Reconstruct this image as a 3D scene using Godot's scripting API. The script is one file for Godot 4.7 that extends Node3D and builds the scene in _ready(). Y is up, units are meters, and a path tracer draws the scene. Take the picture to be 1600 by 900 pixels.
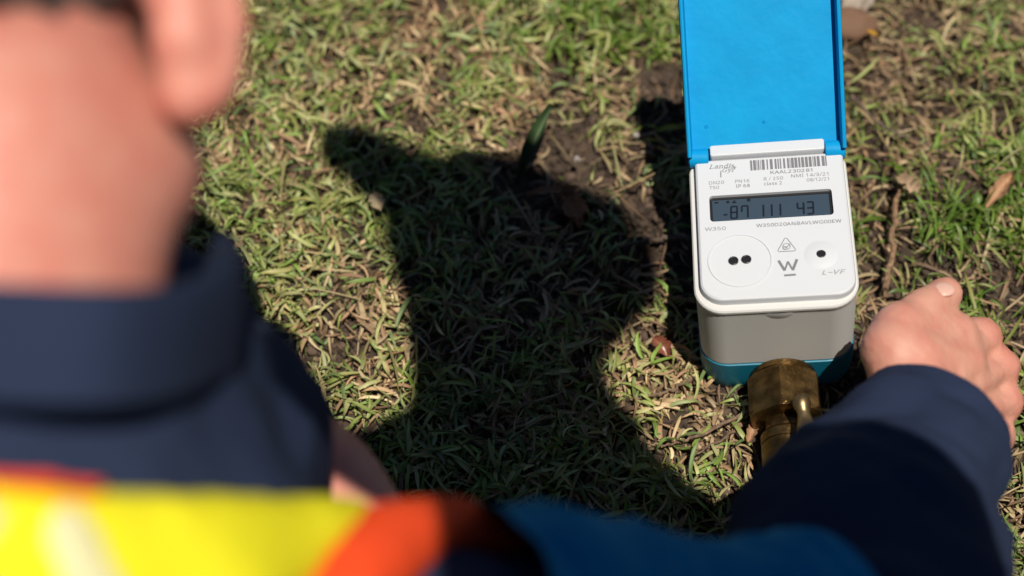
extends Node3D

# ------------------------------------------------------------------ naming and tagging
var taken := {}

func numbered(called: String) -> String:
	if not taken.has(called):
		taken[called] = 0
		return called
	taken[called] += 1
	return "%s_%03d" % [called, taken[called]]

func tag(o: Node3D, label: String, category: String, group := "") -> Node3D:
	o.set_meta("label", label)
	o.set_meta("category", category)
	if group:
		o.set_meta("group", group)
	return o

func thing(called: String, label: String, category: String, at := Vector3.ZERO, group := "") -> Node3D:
	var o := Node3D.new()
	o.name = numbered(called)
	add_child(o)
	o.position = at
	tag(o, label, category, group)
	return o

func obj(called: String, mesh: Mesh, m: Material, parent: Node = null) -> MeshInstance3D:
	var o := MeshInstance3D.new()
	o.mesh = mesh
	o.material_override = m
	if parent == null:
		o.name = numbered(called)
		add_child(o)
	else:
		var n := called
		var i := 1
		while parent.has_node(n):
			n = "%s_%03d" % [called, i]
			i += 1
		o.name = n
		parent.add_child(o)
	return o

# ------------------------------------------------------------------ mesh collecting
class MB:
	var p := PackedVector3Array()
	var idx := PackedInt32Array()

	func tri(a: Vector3, b: Vector3, c: Vector3) -> void:
		var n := p.size()
		p.append(a); p.append(b); p.append(c)
		idx.append(n); idx.append(n + 1); idx.append(n + 2)

	func quad(a: Vector3, b: Vector3, c: Vector3, d: Vector3) -> void:
		tri(a, b, c)
		tri(a, c, d)

	# rows of points; neighbouring rows are joined
	func rows(r: Array, closed := true) -> void:
		for i in r.size() - 1:
			var a: PackedVector3Array = r[i]
			var b: PackedVector3Array = r[i + 1]
			var n := a.size()
			for j in (n if closed else n - 1):
				var k := (j + 1) % n
				quad(a[j], a[k], b[k], b[j])

	func fan(loop: PackedVector3Array, reverse := false) -> void:
		var c := Vector3.ZERO
		for q in loop:
			c += q
		c /= loop.size()
		for j in loop.size():
			var k := (j + 1) % loop.size()
			if reverse:
				tri(c, loop[k], loop[j])
			else:
				tri(c, loop[j], loop[k])

	func moved(t: Transform3D, from: int) -> void:
		for i in range(from, p.size()):
			p[i] = t * p[i]

	func add(o: MB, t: Transform3D) -> void:
		var base := p.size()
		for q in o.p:
			p.append(t * q)
		for i in o.idx:
			idx.append(i + base)

	func commit(smooth_deg := 40.0) -> ArrayMesh:
		var nt := idx.size() / 3
		var fn := PackedVector3Array()
		var at := {}
		var vol := 0.0
		for t in nt:
			var a := p[idx[3 * t]]
			var b := p[idx[3 * t + 1]]
			var c := p[idx[3 * t + 2]]
			fn.append((c - a).cross(b - a))
			vol += a.dot(c.cross(b))
			for k in 3:
				var q := Vector3i((p[idx[3 * t + k]] * 20000.0).round())
				if not at.has(q):
					at[q] = PackedInt32Array()
				at[q].append(t)
		var s := 1.0 if vol >= 0.0 else -1.0
		var vs := PackedVector3Array()
		var ns := PackedVector3Array()
		var ix := PackedInt32Array()
		var lim := cos(deg_to_rad(smooth_deg))
		for t in nt:
			var f := fn[t].normalized()
			for k in 3:
				var v := p[idx[3 * t + k]]
				var q := Vector3i((v * 20000.0).round())
				var n := Vector3.ZERO
				for o in at[q]:
					if fn[o].normalized().dot(f) >= lim:
						n += fn[o]
				vs.append(v)
				ns.append((n if n.length_squared() > 0.0 else f).normalized() * s)
			if s > 0.0:
				ix.append(3 * t); ix.append(3 * t + 1); ix.append(3 * t + 2)
			else:
				ix.append(3 * t); ix.append(3 * t + 2); ix.append(3 * t + 1)
		return make(vs, ns, ix, PackedColorArray())

	static func make(vs: PackedVector3Array, ns: PackedVector3Array, ix: PackedInt32Array, cs: PackedColorArray) -> ArrayMesh:
		var a := []
		a.resize(Mesh.ARRAY_MAX)
		a[Mesh.ARRAY_VERTEX] = vs
		a[Mesh.ARRAY_NORMAL] = ns
		a[Mesh.ARRAY_INDEX] = ix
		if cs.size():
			a[Mesh.ARRAY_COLOR] = cs
		var m := ArrayMesh.new()
		m.add_surface_from_arrays(Mesh.PRIMITIVE_TRIANGLES, a)
		return m

# rounded rectangle in plan (x, z); radii for back-left, back-right, front-right, front-left
func round_rect(x0: float, x1: float, z0: float, z1: float, r: Array, steps := 6) -> PackedVector2Array:
	var out := PackedVector2Array()
	var cs := [Vector2(x0, z0), Vector2(x1, z0), Vector2(x1, z1), Vector2(x0, z1)]
	var sx := [1, -1, -1, 1]
	var sz := [1, 1, -1, -1]
	for k in 4:
		var rr: float = r[k]
		var c: Vector2 = cs[k] + Vector2(sx[k] * rr, sz[k] * rr)
		for i in steps + 1:
			var a := PI + k * PI / 2.0 + (PI / 2.0) * i / steps
			out.append(c + Vector2(cos(a), sin(a)) * rr)
	return out

func inset(loop: PackedVector2Array, d: float) -> PackedVector2Array:
	var out := PackedVector2Array()
	var n := loop.size()
	for i in n:
		var a := (loop[i] - loop[(i + n - 1) % n])
		var b := (loop[(i + 1) % n] - loop[i])
		if a.length() < 1e-7: a = b
		if b.length() < 1e-7: b = a
		var na := Vector2(-a.y, a.x).normalized()
		var nb := Vector2(-b.y, b.x).normalized()
		var m := (na + nb).normalized()
		out.append(loop[i] + m * d / maxf(0.5, m.dot(na)))
	return out

func ring3(loop: PackedVector2Array, y: float) -> PackedVector3Array:
	var out := PackedVector3Array()
	for q in loop:
		out.append(Vector3(q.x, y, q.y))
	return out

# a plan loop carried up a profile of (inset, height), capped at both ends
func prism(mb: MB, loop: PackedVector2Array, profile: Array, cap0 := true, cap1 := true) -> void:
	var rs := []
	for q in profile:
		rs.append(ring3(inset(loop, q.x), q.y))
	mb.rows(rs)
	if cap0: mb.fan(rs[0], true)
	if cap1: mb.fan(rs[-1])

func bev_box(mb: MB, lo: Vector3, hi: Vector3, b: float, r := 0.0) -> void:
	var rr := maxf(r, b * 1.2)
	prism(mb, round_rect(lo.x, hi.x, lo.z, hi.z, [rr, rr, rr, rr], 4), [Vector2(b, lo.y), Vector2(b * 0.3, lo.y + b * 0.3), Vector2(0, lo.y + b), Vector2(0, hi.y - b), Vector2(b * 0.3, hi.y - b * 0.3), Vector2(b, hi.y)])

# profile of (radius, distance) turned round the z axis
func lathe(mb: MB, prof: Array, n := 28, twist := 0.0) -> void:
	var rs := []
	for q in prof:
		var r := PackedVector3Array()
		for i in n:
			var a := TAU * i / n + twist
			r.append(Vector3(cos(a) * q.x, sin(a) * q.x, q.y))
		rs.append(r)
	mb.rows(rs)
	mb.fan(rs[0], true)
	mb.fan(rs[-1])

func smooth_path(pts: Array, n: int) -> PackedVector3Array:
	var out := PackedVector3Array()
	var m := pts.size() - 1
	for i in n + 1:
		var f := float(i) / n * m
		var k := mini(int(f), m - 1)
		var t := f - k
		var a: Vector3 = pts[maxi(k - 1, 0)]
		var b: Vector3 = pts[k]
		var c: Vector3 = pts[k + 1]
		var d: Vector3 = pts[mini(k + 2, m)]
		out.append(0.5 * ((2.0 * b) + (c - a) * t + (2.0 * a - 5.0 * b + 4.0 * c - d) * t * t + (3.0 * b - a - 3.0 * c + d) * t * t * t))
	return out

# a tube along a path; radius_at(t, angle) gives the radius
func tube(mb: MB, path: PackedVector3Array, radius_at: Callable, n := 12, caps := true, up := Vector3.UP) -> void:
	var rs := []
	var side := Vector3.ZERO
	for i in path.size():
		var d := (path[mini(i + 1, path.size() - 1)] - path[maxi(i - 1, 0)]).normalized()
		if side == Vector3.ZERO:
			side = d.cross(up).normalized()
			if side.length() < 0.5: side = d.cross(Vector3.RIGHT).normalized()
		side = (side - d * side.dot(d)).normalized()
		var w := d.cross(side)
		var r := PackedVector3Array()
		var t := float(i) / (path.size() - 1)
		for j in n:
			var a := TAU * j / n
			r.append(path[i] + (side * cos(a) + w * sin(a)) * radius_at.call(t, a))
		rs.append(r)
	mb.rows(rs)
	if caps:
		mb.fan(rs[0], true)
		mb.fan(rs[-1])

# ------------------------------------------------------------------ bodies: tapered bones, smooth union, surface nets
# bone: [a, b, ra, rb] or [a, b, ra, rb, axis, factor] (factor > 1 flattens across axis)
func grow(bones: Array, cell: float, k: float, tint: Callable, cuts := [], swell := 0.0) -> ArrayMesh:
	var lo := Vector3(1e9, 1e9, 1e9)
	var hi := -lo
	for b in bones:
		var r: float = maxf(b[2], b[3]) + swell + k * 0.5 + 2.0 * cell
		for e in 2:
			lo = lo.min(b[e] - Vector3.ONE * r)
			hi = hi.max(b[e] + Vector3.ONE * r)
	var nx := int((hi.x - lo.x) / cell) + 2
	var ny := int((hi.y - lo.y) / cell) + 2
	var nz := int((hi.z - lo.z) / cell) + 2
	var val := PackedFloat32Array()
	val.resize(nx * ny * nz)
	val.fill(1.0)
	for b in bones:
		var a: Vector3 = b[0]
		var ba: Vector3 = b[1] - a
		var ra: float = b[2] + swell
		var rb: float = b[3] + swell
		var flat: bool = b.size() > 5
		var ax: Vector3 = b[4] if flat else Vector3.UP
		var fm: float = (b[5] - 1.0) if flat else 0.0
		var l2 := maxf(ba.length_squared(), 1e-9)
		var r := maxf(ra, rb) + k + 2.0 * cell
		var p0: Vector3 = (b[0].min(b[1]) - Vector3.ONE * r - lo) / cell
		var p1: Vector3 = (b[0].max(b[1]) + Vector3.ONE * r - lo) / cell
		var i0 := maxi(0, int(p0.x)); var i1 := mini(nx - 1, int(p1.x) + 1)
		var j0 := maxi(0, int(p0.y)); var j1 := mini(ny - 1, int(p1.y) + 1)
		var k0 := maxi(0, int(p0.z)); var k1 := mini(nz - 1, int(p1.z) + 1)
		for kk in range(k0, k1 + 1):
			for jj in range(j0, j1 + 1):
				var at := (kk * ny + jj) * nx
				for ii in range(i0, i1 + 1):
					var q := lo + Vector3(ii, jj, kk) * cell - a
					if flat:
						q += ax * (q.dot(ax) * fm)
					var h := clampf(q.dot(ba) / l2, 0.0, 1.0)
					var d := (q - ba * h).length() - (ra + (rb - ra) * h)
					var o := val[at + ii]
					var m := k - absf(o - d)
					val[at + ii] = minf(o, d) - (m * m / (4.0 * k) if m > 0.0 else 0.0)
	for c in cuts:
		var n: Vector3 = c[0]
		var dist: float = c[1]
		for kk in nz:
			for jj in ny:
				var at := (kk * ny + jj) * nx
				for ii in nx:
					var d := n.dot(lo + Vector3(ii, jj, kk) * cell) - dist
					if d > val[at + ii]:
						val[at + ii] = d
	var cube := PackedInt32Array([0, 1, nx, nx + 1, nx * ny, nx * ny + 1, nx * ny + nx, nx * ny + nx + 1])
	var own := PackedInt32Array()
	own.resize(nx * ny * nz)
	own.fill(-1)
	var vs := PackedVector3Array()
	var near := cell * 2.0
	var ed := [[0, 1], [2, 3], [4, 5], [6, 7], [0, 2], [1, 3], [4, 6], [5, 7], [0, 4], [1, 5], [2, 6], [3, 7]]
	var corner := []
	for c in 8:
		corner.append(Vector3(c & 1, (c >> 1) & 1, c >> 2))
	for kk in nz - 1:
		for jj in ny - 1:
			var at := (kk * ny + jj) * nx
			for ii in nx - 1:
				if absf(val[at + ii]) > near:
					continue
				var mask := 0
				for c in 8:
					if val[at + ii + cube[c]] < 0.0:
						mask |= 1 << c
				if mask == 0 or mask == 255:
					continue
				var s := Vector3.ZERO
				var cnt := 0
				for e in ed:
					var e0: int = e[0]
					var e1: int = e[1]
					if ((mask >> e0) & 1) != ((mask >> e1) & 1):
						var v0 := val[at + ii + cube[e0]]
						var v1 := val[at + ii + cube[e1]]
						s += corner[e0].lerp(corner[e1], v0 / (v0 - v1))
						cnt += 1
				own[at + ii] = vs.size()
				vs.append(lo + (Vector3(ii, jj, kk) + s / cnt) * cell)
	var ix := PackedInt32Array()
	var step := [1, nx, nx * ny]
	for kk in range(1, nz - 1):
		for jj in range(1, ny - 1):
			var at := (kk * ny + jj) * nx
			for ii in range(1, nx - 1):
				var v := val[at + ii]
				if absf(v) > near:
					continue
				for d in 3:
					var w := val[at + ii + step[d]]
					if (v < 0.0) == (w < 0.0):
						continue
					var u: int = step[(d + 1) % 3]
					var t: int = step[(d + 2) % 3]
					var q0 := own[at + ii]
					var q1 := own[at + ii - u]
					var q2 := own[at + ii - u - t]
					var q3 := own[at + ii - t]
					if q0 < 0 or q1 < 0 or q2 < 0 or q3 < 0:
						continue
					if v < 0.0:
						ix.append_array([q0, q2, q1, q0, q3, q2])
					else:
						ix.append_array([q0, q1, q2, q0, q2, q3])
	var ns := PackedVector3Array()
	ns.resize(vs.size())
	for t in ix.size() / 3:
		var a := vs[ix[3 * t]]
		var f := (vs[ix[3 * t + 2]] - a).cross(vs[ix[3 * t + 1]] - a)
		for c in 3:
			ns[ix[3 * t + c]] += f
	var cs := PackedColorArray()
	for i in vs.size():
		ns[i] = ns[i].normalized()
		if tint.is_valid():
			cs.append(tint.call(vs[i]))
	return MB.make(vs, ns, ix, cs)

func crumple(m: ArrayMesh, noise: FastNoiseLite, amount: float) -> ArrayMesh:
	var a := m.surface_get_arrays(0)
	var vs: PackedVector3Array = a[Mesh.ARRAY_VERTEX]
	var ns: PackedVector3Array = a[Mesh.ARRAY_NORMAL]
	var ix: PackedInt32Array = a[Mesh.ARRAY_INDEX]
	var cs: PackedColorArray = a[Mesh.ARRAY_COLOR] if a[Mesh.ARRAY_COLOR] else PackedColorArray()
	for i in vs.size():
		vs[i] += ns[i] * noise.get_noise_3dv(vs[i]) * amount
		ns[i] *= 1e-6
	for t in ix.size() / 3:
		var o := vs[ix[3 * t]]
		var f := (vs[ix[3 * t + 2]] - o).cross(vs[ix[3 * t + 1]] - o)
		for c in 3:
			ns[ix[3 * t + c]] += f
	for i in ns.size():
		ns[i] = ns[i].normalized()
	return MB.make(vs, ns, ix, cs)

func joined(ms: Array) -> ArrayMesh:
	var st := SurfaceTool.new()
	st.begin(Mesh.PRIMITIVE_TRIANGLES)
	for m in ms:
		st.append_from(m, 0, Transform3D())
	return st.commit()

# five-fingered hand: wrist at the origin, z towards the fingers, y out of the back of the hand, x towards the thumb
func hand_bones(t: Transform3D, curl: Array, thumb := []) -> Array:
	var out := []
	var mcp := [Vector3(0.030, 0, 0.080), Vector3(0.010, 0.004, 0.085), Vector3(-0.010, 0.003, 0.081), Vector3(-0.028, -0.003, 0.073)]
	var lens := [[0.044, 0.026, 0.020], [0.048, 0.030, 0.022], [0.045, 0.028, 0.021], [0.036, 0.021, 0.018]]
	var rad := [0.0100, 0.0102, 0.0096, 0.0084]
	for f in 4:
		var m: Vector3 = mcp[f]
		var r: float = rad[f]
		out.append([t * Vector3(m.x * 0.55, 0, 0.005), t * (m - Vector3(0, 0.003, 0.006)), 0.0155, 0.0125])
		out.append([t * (m + Vector3(0, 0.001, 0)), t * (m + Vector3(0, 0.001, 0.001)), 0.0115, 0.0115])
		var dir := Vector3(m.x * 1.2, 0, 1).normalized()
		var p := m
		var ang := 0.0
		for s in 3:
			ang += curl[s] * (1.0 + 0.05 * f)
			var d := Vector3(dir.x, -sin(ang), cos(ang)).normalized()
			var q: Vector3 = p + d * lens[f][s]
			out.append([t * p, t * q, r * (1.0 - 0.08 * s), r * (0.94 - 0.09 * s)])
			p = q
	if thumb.is_empty():
		var b := [Vector3(0.018, -0.010, 0.018), Vector3(0.042, -0.018, 0.045), Vector3(0.050, -0.026, 0.076), Vector3(0.046, -0.034, 0.102)]
		for s in 3:
			out.append([t * b[s], t * b[s + 1], [0.0155, 0.0118, 0.0105][s], [0.0122, 0.0105, 0.0085][s]])
	return out

func frame(z: Vector3, x: Vector3, at: Vector3) -> Transform3D:
	var zz := z.normalized()
	var xx := (x - zz * x.dot(zz)).normalized()
	return Transform3D(Basis(xx, zz.cross(xx), zz), at)

# ------------------------------------------------------------------ materials
func tone(r: float, g: float, b: float) -> Color:
	return Color(r, g, b).linear_to_srgb()

func mat(c: Color, rough: float, metal := 0.0) -> StandardMaterial3D:
	var m := StandardMaterial3D.new()
	m.albedo_color = c
	m.roughness = rough
	m.metallic = metal
	return m

func noise_tex(freq: float, octaves: int, size := 256, as_normal := false, strength := 4.0, seed_ := 1, ramp: Gradient = null) -> NoiseTexture2D:
	var n := FastNoiseLite.new()
	n.seed = seed_
	n.frequency = freq
	n.fractal_octaves = octaves
	var t := NoiseTexture2D.new()
	t.width = size
	t.height = size
	t.seamless = true
	t.noise = n
	t.as_normal_map = as_normal
	t.bump_strength = strength
	if ramp:
		t.color_ramp = ramp
	return t

func ramp(a: Color, b: Color) -> Gradient:
	var g := Gradient.new()
	g.set_color(0, a)
	g.set_color(1, b)
	return g

func bumpy(m: StandardMaterial3D, tex: Texture2D, scale: float, amount: float) -> StandardMaterial3D:
	m.uv1_triplanar = true
	m.uv1_scale = Vector3.ONE * scale
	m.normal_enabled = true
	m.normal_texture = tex
	m.normal_scale = amount
	return m

func varied(m: StandardMaterial3D, lo: float, seed_: int, scale: float, freq := 0.01) -> StandardMaterial3D:
	m.uv1_triplanar = true
	m.uv1_scale = Vector3.ONE * scale
	m.albedo_texture = noise_tex(freq, 5, 256, false, 1.0, seed_, ramp(Color(lo, lo, lo), Color.WHITE))
	return m

# ------------------------------------------------------------------ the lawn
var lump := FastNoiseLite.new()
var fine := FastNoiseLite.new()
var patchy := FastNoiseLite.new()
# bare, brown or hollow places in the turf: x, z, radius across, radius along, hollow depth, bareness
var bare := [
	[0.0382, -0.6499, 0.055, 0.050, 0.012, 0.9],
	[0.0443, -0.6172, 0.018, 0.018, 0.03, 1.0],
	[0.0862, -0.6135, 0.020, 0.014, 0.035, 1.0],
	[0.1208, -0.7185, 0.032, 0.040, 0.008, 0.97],
	[0.1073, -0.6362, 0.045, 0.04, 0.006, 0.62],
	[0.0603, -0.7156, 0.05, 0.03, 0.004, 0.45],
	[0.2538, -0.6471, 0.022, 0.04, 0.008, 0.85],
	[0.2550, -0.5675, 0.03, 0.04, 0.006, 0.85],
	[0.3008, -0.7097, 0.050, 0.04, 0.010, 0.42],
	[0.2607, -0.7824, 0.03, 0.05, 0.004, 0.8],
	[0.3163, -0.5726, 0.02, 0.016, 0.006, 0.8],
	[0.3379, -0.5472, 0.03, 0.03, 0.008, 0.7],
	[0.2066, -0.4796, 0.05, 0.05, 0.01, 0.9],
	[0.1381, -0.4474, 0.035, 0.045, 0.002, 0.5],
	[0.0898, -0.5472, 0.05, 0.05, 0.004, 0.5],
	[-0.1101, -0.5274, 0.02, 0.04, 0.008, 0.6],
	[0.0216, -0.5675, 0.06, 0.05, 0.004, 0.4],
	[-0.0832, -0.7068, 0.03, 0.02, 0.004, 0.5],
]

func bareness(x: float, z: float) -> float:
	var s := 0.0
	var wob := 1.0 + 0.5 * patchy.get_noise_2d(x * 900.0, z * 900.0)
	for b in bare:
		var dx: float = (x - b[0]) / b[2]
		var dz: float = (z - b[1]) / b[3]
		var d := (dx * dx + dz * dz) * wob
		if d < 1.6:
			s = maxf(s, b[5] * clampf(1.6 - d, 0.0, 1.0))
	return s

func ground_height(x: float, z: float) -> float:
	var h := lump.get_noise_2d(x * 100.0, z * 100.0) * 0.007 + fine.get_noise_2d(x * 1000.0, z * 1000.0) * 0.0035
	for b in bare:
		var dx: float = (x - b[0]) / b[2]
		var dz: float = (z - b[1]) / b[3]
		var d := dx * dx + dz * dz
		if d < 1.0:
			h -= b[4] * (1.0 - d) * (1.0 - d)
	if absf(x) > 1.5 or absf(z) > 2.0:
		h *= 0.6
	return h

func axis_steps(inner0: float, inner1: float, step: float) -> PackedFloat32Array:
	var out := PackedFloat32Array()
	var x := inner0
	while x <= inner1:
		out.append(x)
		x += step
	var s := step
	var hi := out[-1]
	while hi < 90.0:
		s *= 1.22
		hi += s
		out.append(hi)
	s = step
	var lo := out[0]
	while lo > -90.0:
		s *= 1.22
		lo -= s
		out.insert(0, lo)
	return out

func build_ground() -> void:
	lump.seed = 3; lump.frequency = 0.06; lump.fractal_octaves = 3
	fine.seed = 8; fine.frequency = 0.045; fine.fractal_octaves = 4
	patchy.seed = 21; patchy.frequency = 0.018; patchy.fractal_octaves = 3
	var xs := axis_steps(-0.5, 0.6, 0.004)
	var zs := axis_steps(-1.0, -0.1, 0.004)
	var vs := PackedVector3Array()
	var cs := PackedColorArray()
	var nx := xs.size()
	var nz := zs.size()
	for j in nz:
		for i in nx:
			var x := xs[i]
			var z := zs[j]
			vs.append(Vector3(x, ground_height(x, z), z))
			var t := clampf(0.5 + 0.9 * fine.get_noise_2d(x * 2300.0 + 77.0, z * 2300.0), 0.0, 1.0)
			var far := clampf((maxf(absf(x - 0.03) - 0.62, absf(z + 0.49) - 0.46)) / 0.5, 0.0, 1.0)
			var c := Color(0.026, 0.018, 0.012).lerp(Color(0.095, 0.063, 0.044), t)
			cs.append(c.lerp(Color(0.10, 0.10, 0.042), far * (0.75 + 0.25 * t)))
	var ix := PackedInt32Array()
	for j in nz - 1:
		for i in nx - 1:
			var a := j * nx + i
			ix.append_array([a, a + 1, a + nx + 1, a, a + nx + 1, a + nx])
	var ns := PackedVector3Array()
	ns.resize(vs.size())
	for t in ix.size() / 3:
		var o := vs[ix[3 * t]]
		var f := (vs[ix[3 * t + 2]] - o).cross(vs[ix[3 * t + 1]] - o)
		for c in 3:
			ns[ix[3 * t + c]] += f
	for i in ns.size():
		ns[i] = ns[i].normalized()
	var m := mat(Color.WHITE, 0.95)
	m.vertex_color_use_as_albedo = true
	bumpy(m, noise_tex(0.03, 5, 512, true, 8.0, 5), 6.0, 1.2)
	var o := obj("ground", MB.make(vs, ns, ix, cs), m)
	o.set_meta("kind", "structure")
	o.set_meta("label", "brown soil of the lawn with bare hollows and crumbs")

# one blade lying along +z from the origin, bending, folded along its middle
func blade_mesh(length: float, width: float, bend: float, curl: float, fold: float, twist: float) -> ArrayMesh:
	var vs := PackedVector3Array()
	var ns := PackedVector3Array()
	var cs := PackedColorArray()
	var ix := PackedInt32Array()
	var n := 6
	var p := Vector3.ZERO
	var yaw := 0.0
	var pitch := 0.0
	for i in n + 1:
		var t := float(i) / n
		var d := Vector3(sin(yaw) * cos(pitch), sin(pitch), cos(yaw) * cos(pitch))
		var side := Vector3(cos(yaw), 0, -sin(yaw)).rotated(d, twist * t)
		var up := d.cross(side).normalized()
		var w := width * 0.5 * minf(1.0, 0.55 + 1.8 * t) * (1.0 if t < 0.55 else maxf(0.04, 1.0 - pow((t - 0.55) / 0.45, 1.7)))
		vs.append(p - side * w + up * w * fold)
		vs.append(p)
		vs.append(p + side * w + up * w * fold)
		ns.append((up + side * fold).normalized()); ns.append(up); ns.append((up - side * fold).normalized())
		var edge := 1.0 - 0.12 * absf(sin(t * 9.0))
		for s in 3:
			var c := (1.0 if s != 1 else 1.18) * edge
			cs.append(Color(c * (1.0 + 0.35 * maxf(0.0, t - 0.75)), c, c * (1.0 - 0.2 * t)))
		p += d * length / n
		yaw += curl / n
		pitch += bend / n
	for i in n:
		var a := i * 3
		for s in 2:
			ix.append_array([a + s, a + s + 1, a + s + 4, a + s, a + s + 4, a + s + 3])
	return MB.make(vs, ns, ix, cs)

func blocked(x: float, z: float) -> bool:
	# under the meter and its pipes
	return x > 0.120 and x < 0.213 and z > -0.61 and z < -0.495 or absf(x - 0.162) < 0.012 and z > -0.50 and z < -0.33

func scatter(called: String, label: String, meshes: Array, m: Material, items: Array) -> void:
	# items: one PackedFloat32Array (16 floats a copy) per mesh
	var root := Node3D.new()
	root.name = numbered(called)
	root.set_meta("kind", "stuff")
	root.set_meta("label", label)
	add_child(root)
	for k in meshes.size():
		var buf: PackedFloat32Array = items[k]
		if buf.size() == 0:
			continue
		var mm := MultiMesh.new()
		mm.transform_format = MultiMesh.TRANSFORM_3D
		mm.use_colors = true
		mm.mesh = meshes[k]
		mm.instance_count = buf.size() / 16
		mm.buffer = buf
		var o := MultiMeshInstance3D.new()
		o.multimesh = mm
		o.material_override = m
		o.name = "pieces" if k == 0 else "pieces_%03d" % k
		o.set_meta("kind", "stuff")
		root.add_child(o)

func put(buf: PackedFloat32Array, b: Basis, o: Vector3, c: Color) -> void:
	buf.append_array([b.x.x, b.y.x, b.z.x, o.x, b.x.y, b.y.y, b.z.y, o.y, b.x.z, b.y.z, b.z.z, o.z, c.r, c.g, c.b, 1.0])

func build_grass() -> void:
	var rng := RandomNumberGenerator.new()
	rng.seed = 4711
	var meshes := []
	for k in 10:
		meshes.append(blade_mesh(1.0, [0.10, 0.12, 0.09, 0.14, 0.11, 0.08, 0.13, 0.10, 0.12, 0.16][k], rng.randf_range(-2.3, 0.5), rng.randf_range(-1.9, 1.9), rng.randf_range(0.15, 0.6), rng.randf_range(-2.4, 2.4)))
	var bufs := []
	var dead := []
	for k in 10:
		bufs.append(PackedFloat32Array())
		dead.append(PackedFloat32Array())
	var greens := [Color(0.225, 0.275, 0.075), Color(0.275, 0.31, 0.10), Color(0.15, 0.22, 0.055), Color(0.33, 0.345, 0.14), Color(0.185, 0.285, 0.055), Color(0.37, 0.36, 0.165), Color(0.235, 0.275, 0.12), Color(0.12, 0.18, 0.06)]
	var straws := [Color(0.44, 0.32, 0.19), Color(0.36, 0.24, 0.135), Color(0.25, 0.155, 0.09), Color(0.52, 0.41, 0.25), Color(0.17, 0.10, 0.06), Color(0.40, 0.33, 0.17), Color(0.34, 0.205, 0.12)]
	for zone in 2:
		var tufts := 26000 if zone == 0 else 85000
		for i in tufts:
			var x: float
			var z: float
			if zone == 0:
				x = rng.randf_range(-0.62, 0.68)
				z = rng.randf_range(-0.98, 0.0)
			else:
				var a := rng.randf() * TAU
				var r := 2.9 * sqrt(rng.randf())
				x = cos(a) * r
				z = sin(a) * r - 0.5
				z += 0.1
				if x > -0.62 and x < 0.68 and z > -0.98 and z < 0.0:
					continue
			if blocked(x, z):
				continue
			var bar := bareness(x, z)
			if rng.randf() < bar * 0.93:
				continue
			if fine.get_noise_2d(x * 420.0 + 900.0, z * 420.0) > 0.16 and rng.randf() < 0.72:
				continue
			var y := ground_height(x, z)
			var pn := patchy.get_noise_2d(x * 350.0, z * 350.0)
			var pn2 := patchy.get_noise_2d(x * 1100.0 + 300.0, z * 1100.0)
			var right := clampf((x - 0.20) / 0.06, 0.0, 1.0)
			var lush := clampf(1.0 - Vector2((x - 0.0670) / 0.10, (z - -0.7824) / 0.06).length(), 0.0, 1.0) * 0.7
			lush = maxf(lush, clampf(1.2 - Vector2((x - 0.3056) / 0.10, (z - -0.5881) / 0.09).length(), 0.0, 1.0))
			var deadness := clampf(0.41 + pn * 0.45 + pn2 * 0.95 + bar * 0.5 + right * 0.1 - lush * 0.55, 0.04, 0.92)
			var g: Color = greens[rng.randi() % greens.size()]
			if lush > 0.3 and rng.randf() < 0.7:
				g = Color(0.075, 0.15, 0.018).lerp(Color(0.14, 0.20, 0.03), rng.randf())
			if right > 0.5:
				g = Color(g.r * 0.85, g.g * 0.90, g.b * 0.80)
			var n := rng.randi_range(3, 7)
			for b in n:
				var withered := rng.randf() < deadness
				var c := g
				if withered:
					c = straws[rng.randi() % straws.size()]
					if right > 0.5 or bar > 0.3:
						c = c.lerp(Color(0.19, 0.125, 0.08), 0.4)
				elif rng.randf() < 0.18:
					c = g.lerp(Color(0.30, 0.27, 0.10), rng.randf() * 0.8)
				var v := rng.randf_range(0.8, 1.45)
				c = Color(c.r * v, c.g * v, c.b * v)
				var len := (0.008 + 0.022 * pow(rng.randf(), 1.4)) * (1.0 + 0.45 * lush + right * 0.25 * rng.randf())
				if zone == 1:
					len *= 1.25
				var wid := (1.0 if zone == 0 else 1.35) * rng.randf_range(0.0135, 0.0245) * (0.8 if right > 0.5 else 1.0)
				var lift := deg_to_rad(rng.randf_range(2.0, 58.0) if not withered else rng.randf_range(-4.0, 35.0))
				var bs := Basis(Vector3.UP, rng.randf() * TAU) * Basis(Vector3.RIGHT, -lift) * Basis(Vector3.BACK, rng.randf_range(-0.7, 0.7))
				bs = bs * Basis.from_scale(Vector3(wid, wid, len))
				var o := Vector3(x + rng.randfn(0, 0.004), y + rng.randf_range(0.0, 0.009 if withered else 0.013), z + rng.randfn(0, 0.004))
				put((dead if withered else bufs)[rng.randi() % 10], bs, o, c)
	# thatch: short dry bits lying low, tinted dark for the shade between blades
	for i in 26000:
		var x := rng.randf_range(-0.62, 0.68)
		var z := rng.randf_range(-0.98, 0.0)
		if blocked(x, z) or rng.randf() < bareness(x, z) * 0.55:
			continue
		var c: Color = straws[rng.randi() % straws.size()] * rng.randf_range(0.22, 0.65)
		var len := rng.randf_range(0.006, 0.02)
		var bs := Basis(Vector3.UP, rng.randf() * TAU) * Basis(Vector3.RIGHT, -rng.randf_range(-0.15, 0.4)) * Basis(Vector3.BACK, rng.randf_range(-1.2, 1.2)) * Basis.from_scale(Vector3(len * 0.9, len, len))
		put(dead[rng.randi() % 10], bs, Vector3(x, ground_height(x, z) + rng.randf_range(0.0, 0.004), z), c)
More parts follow.
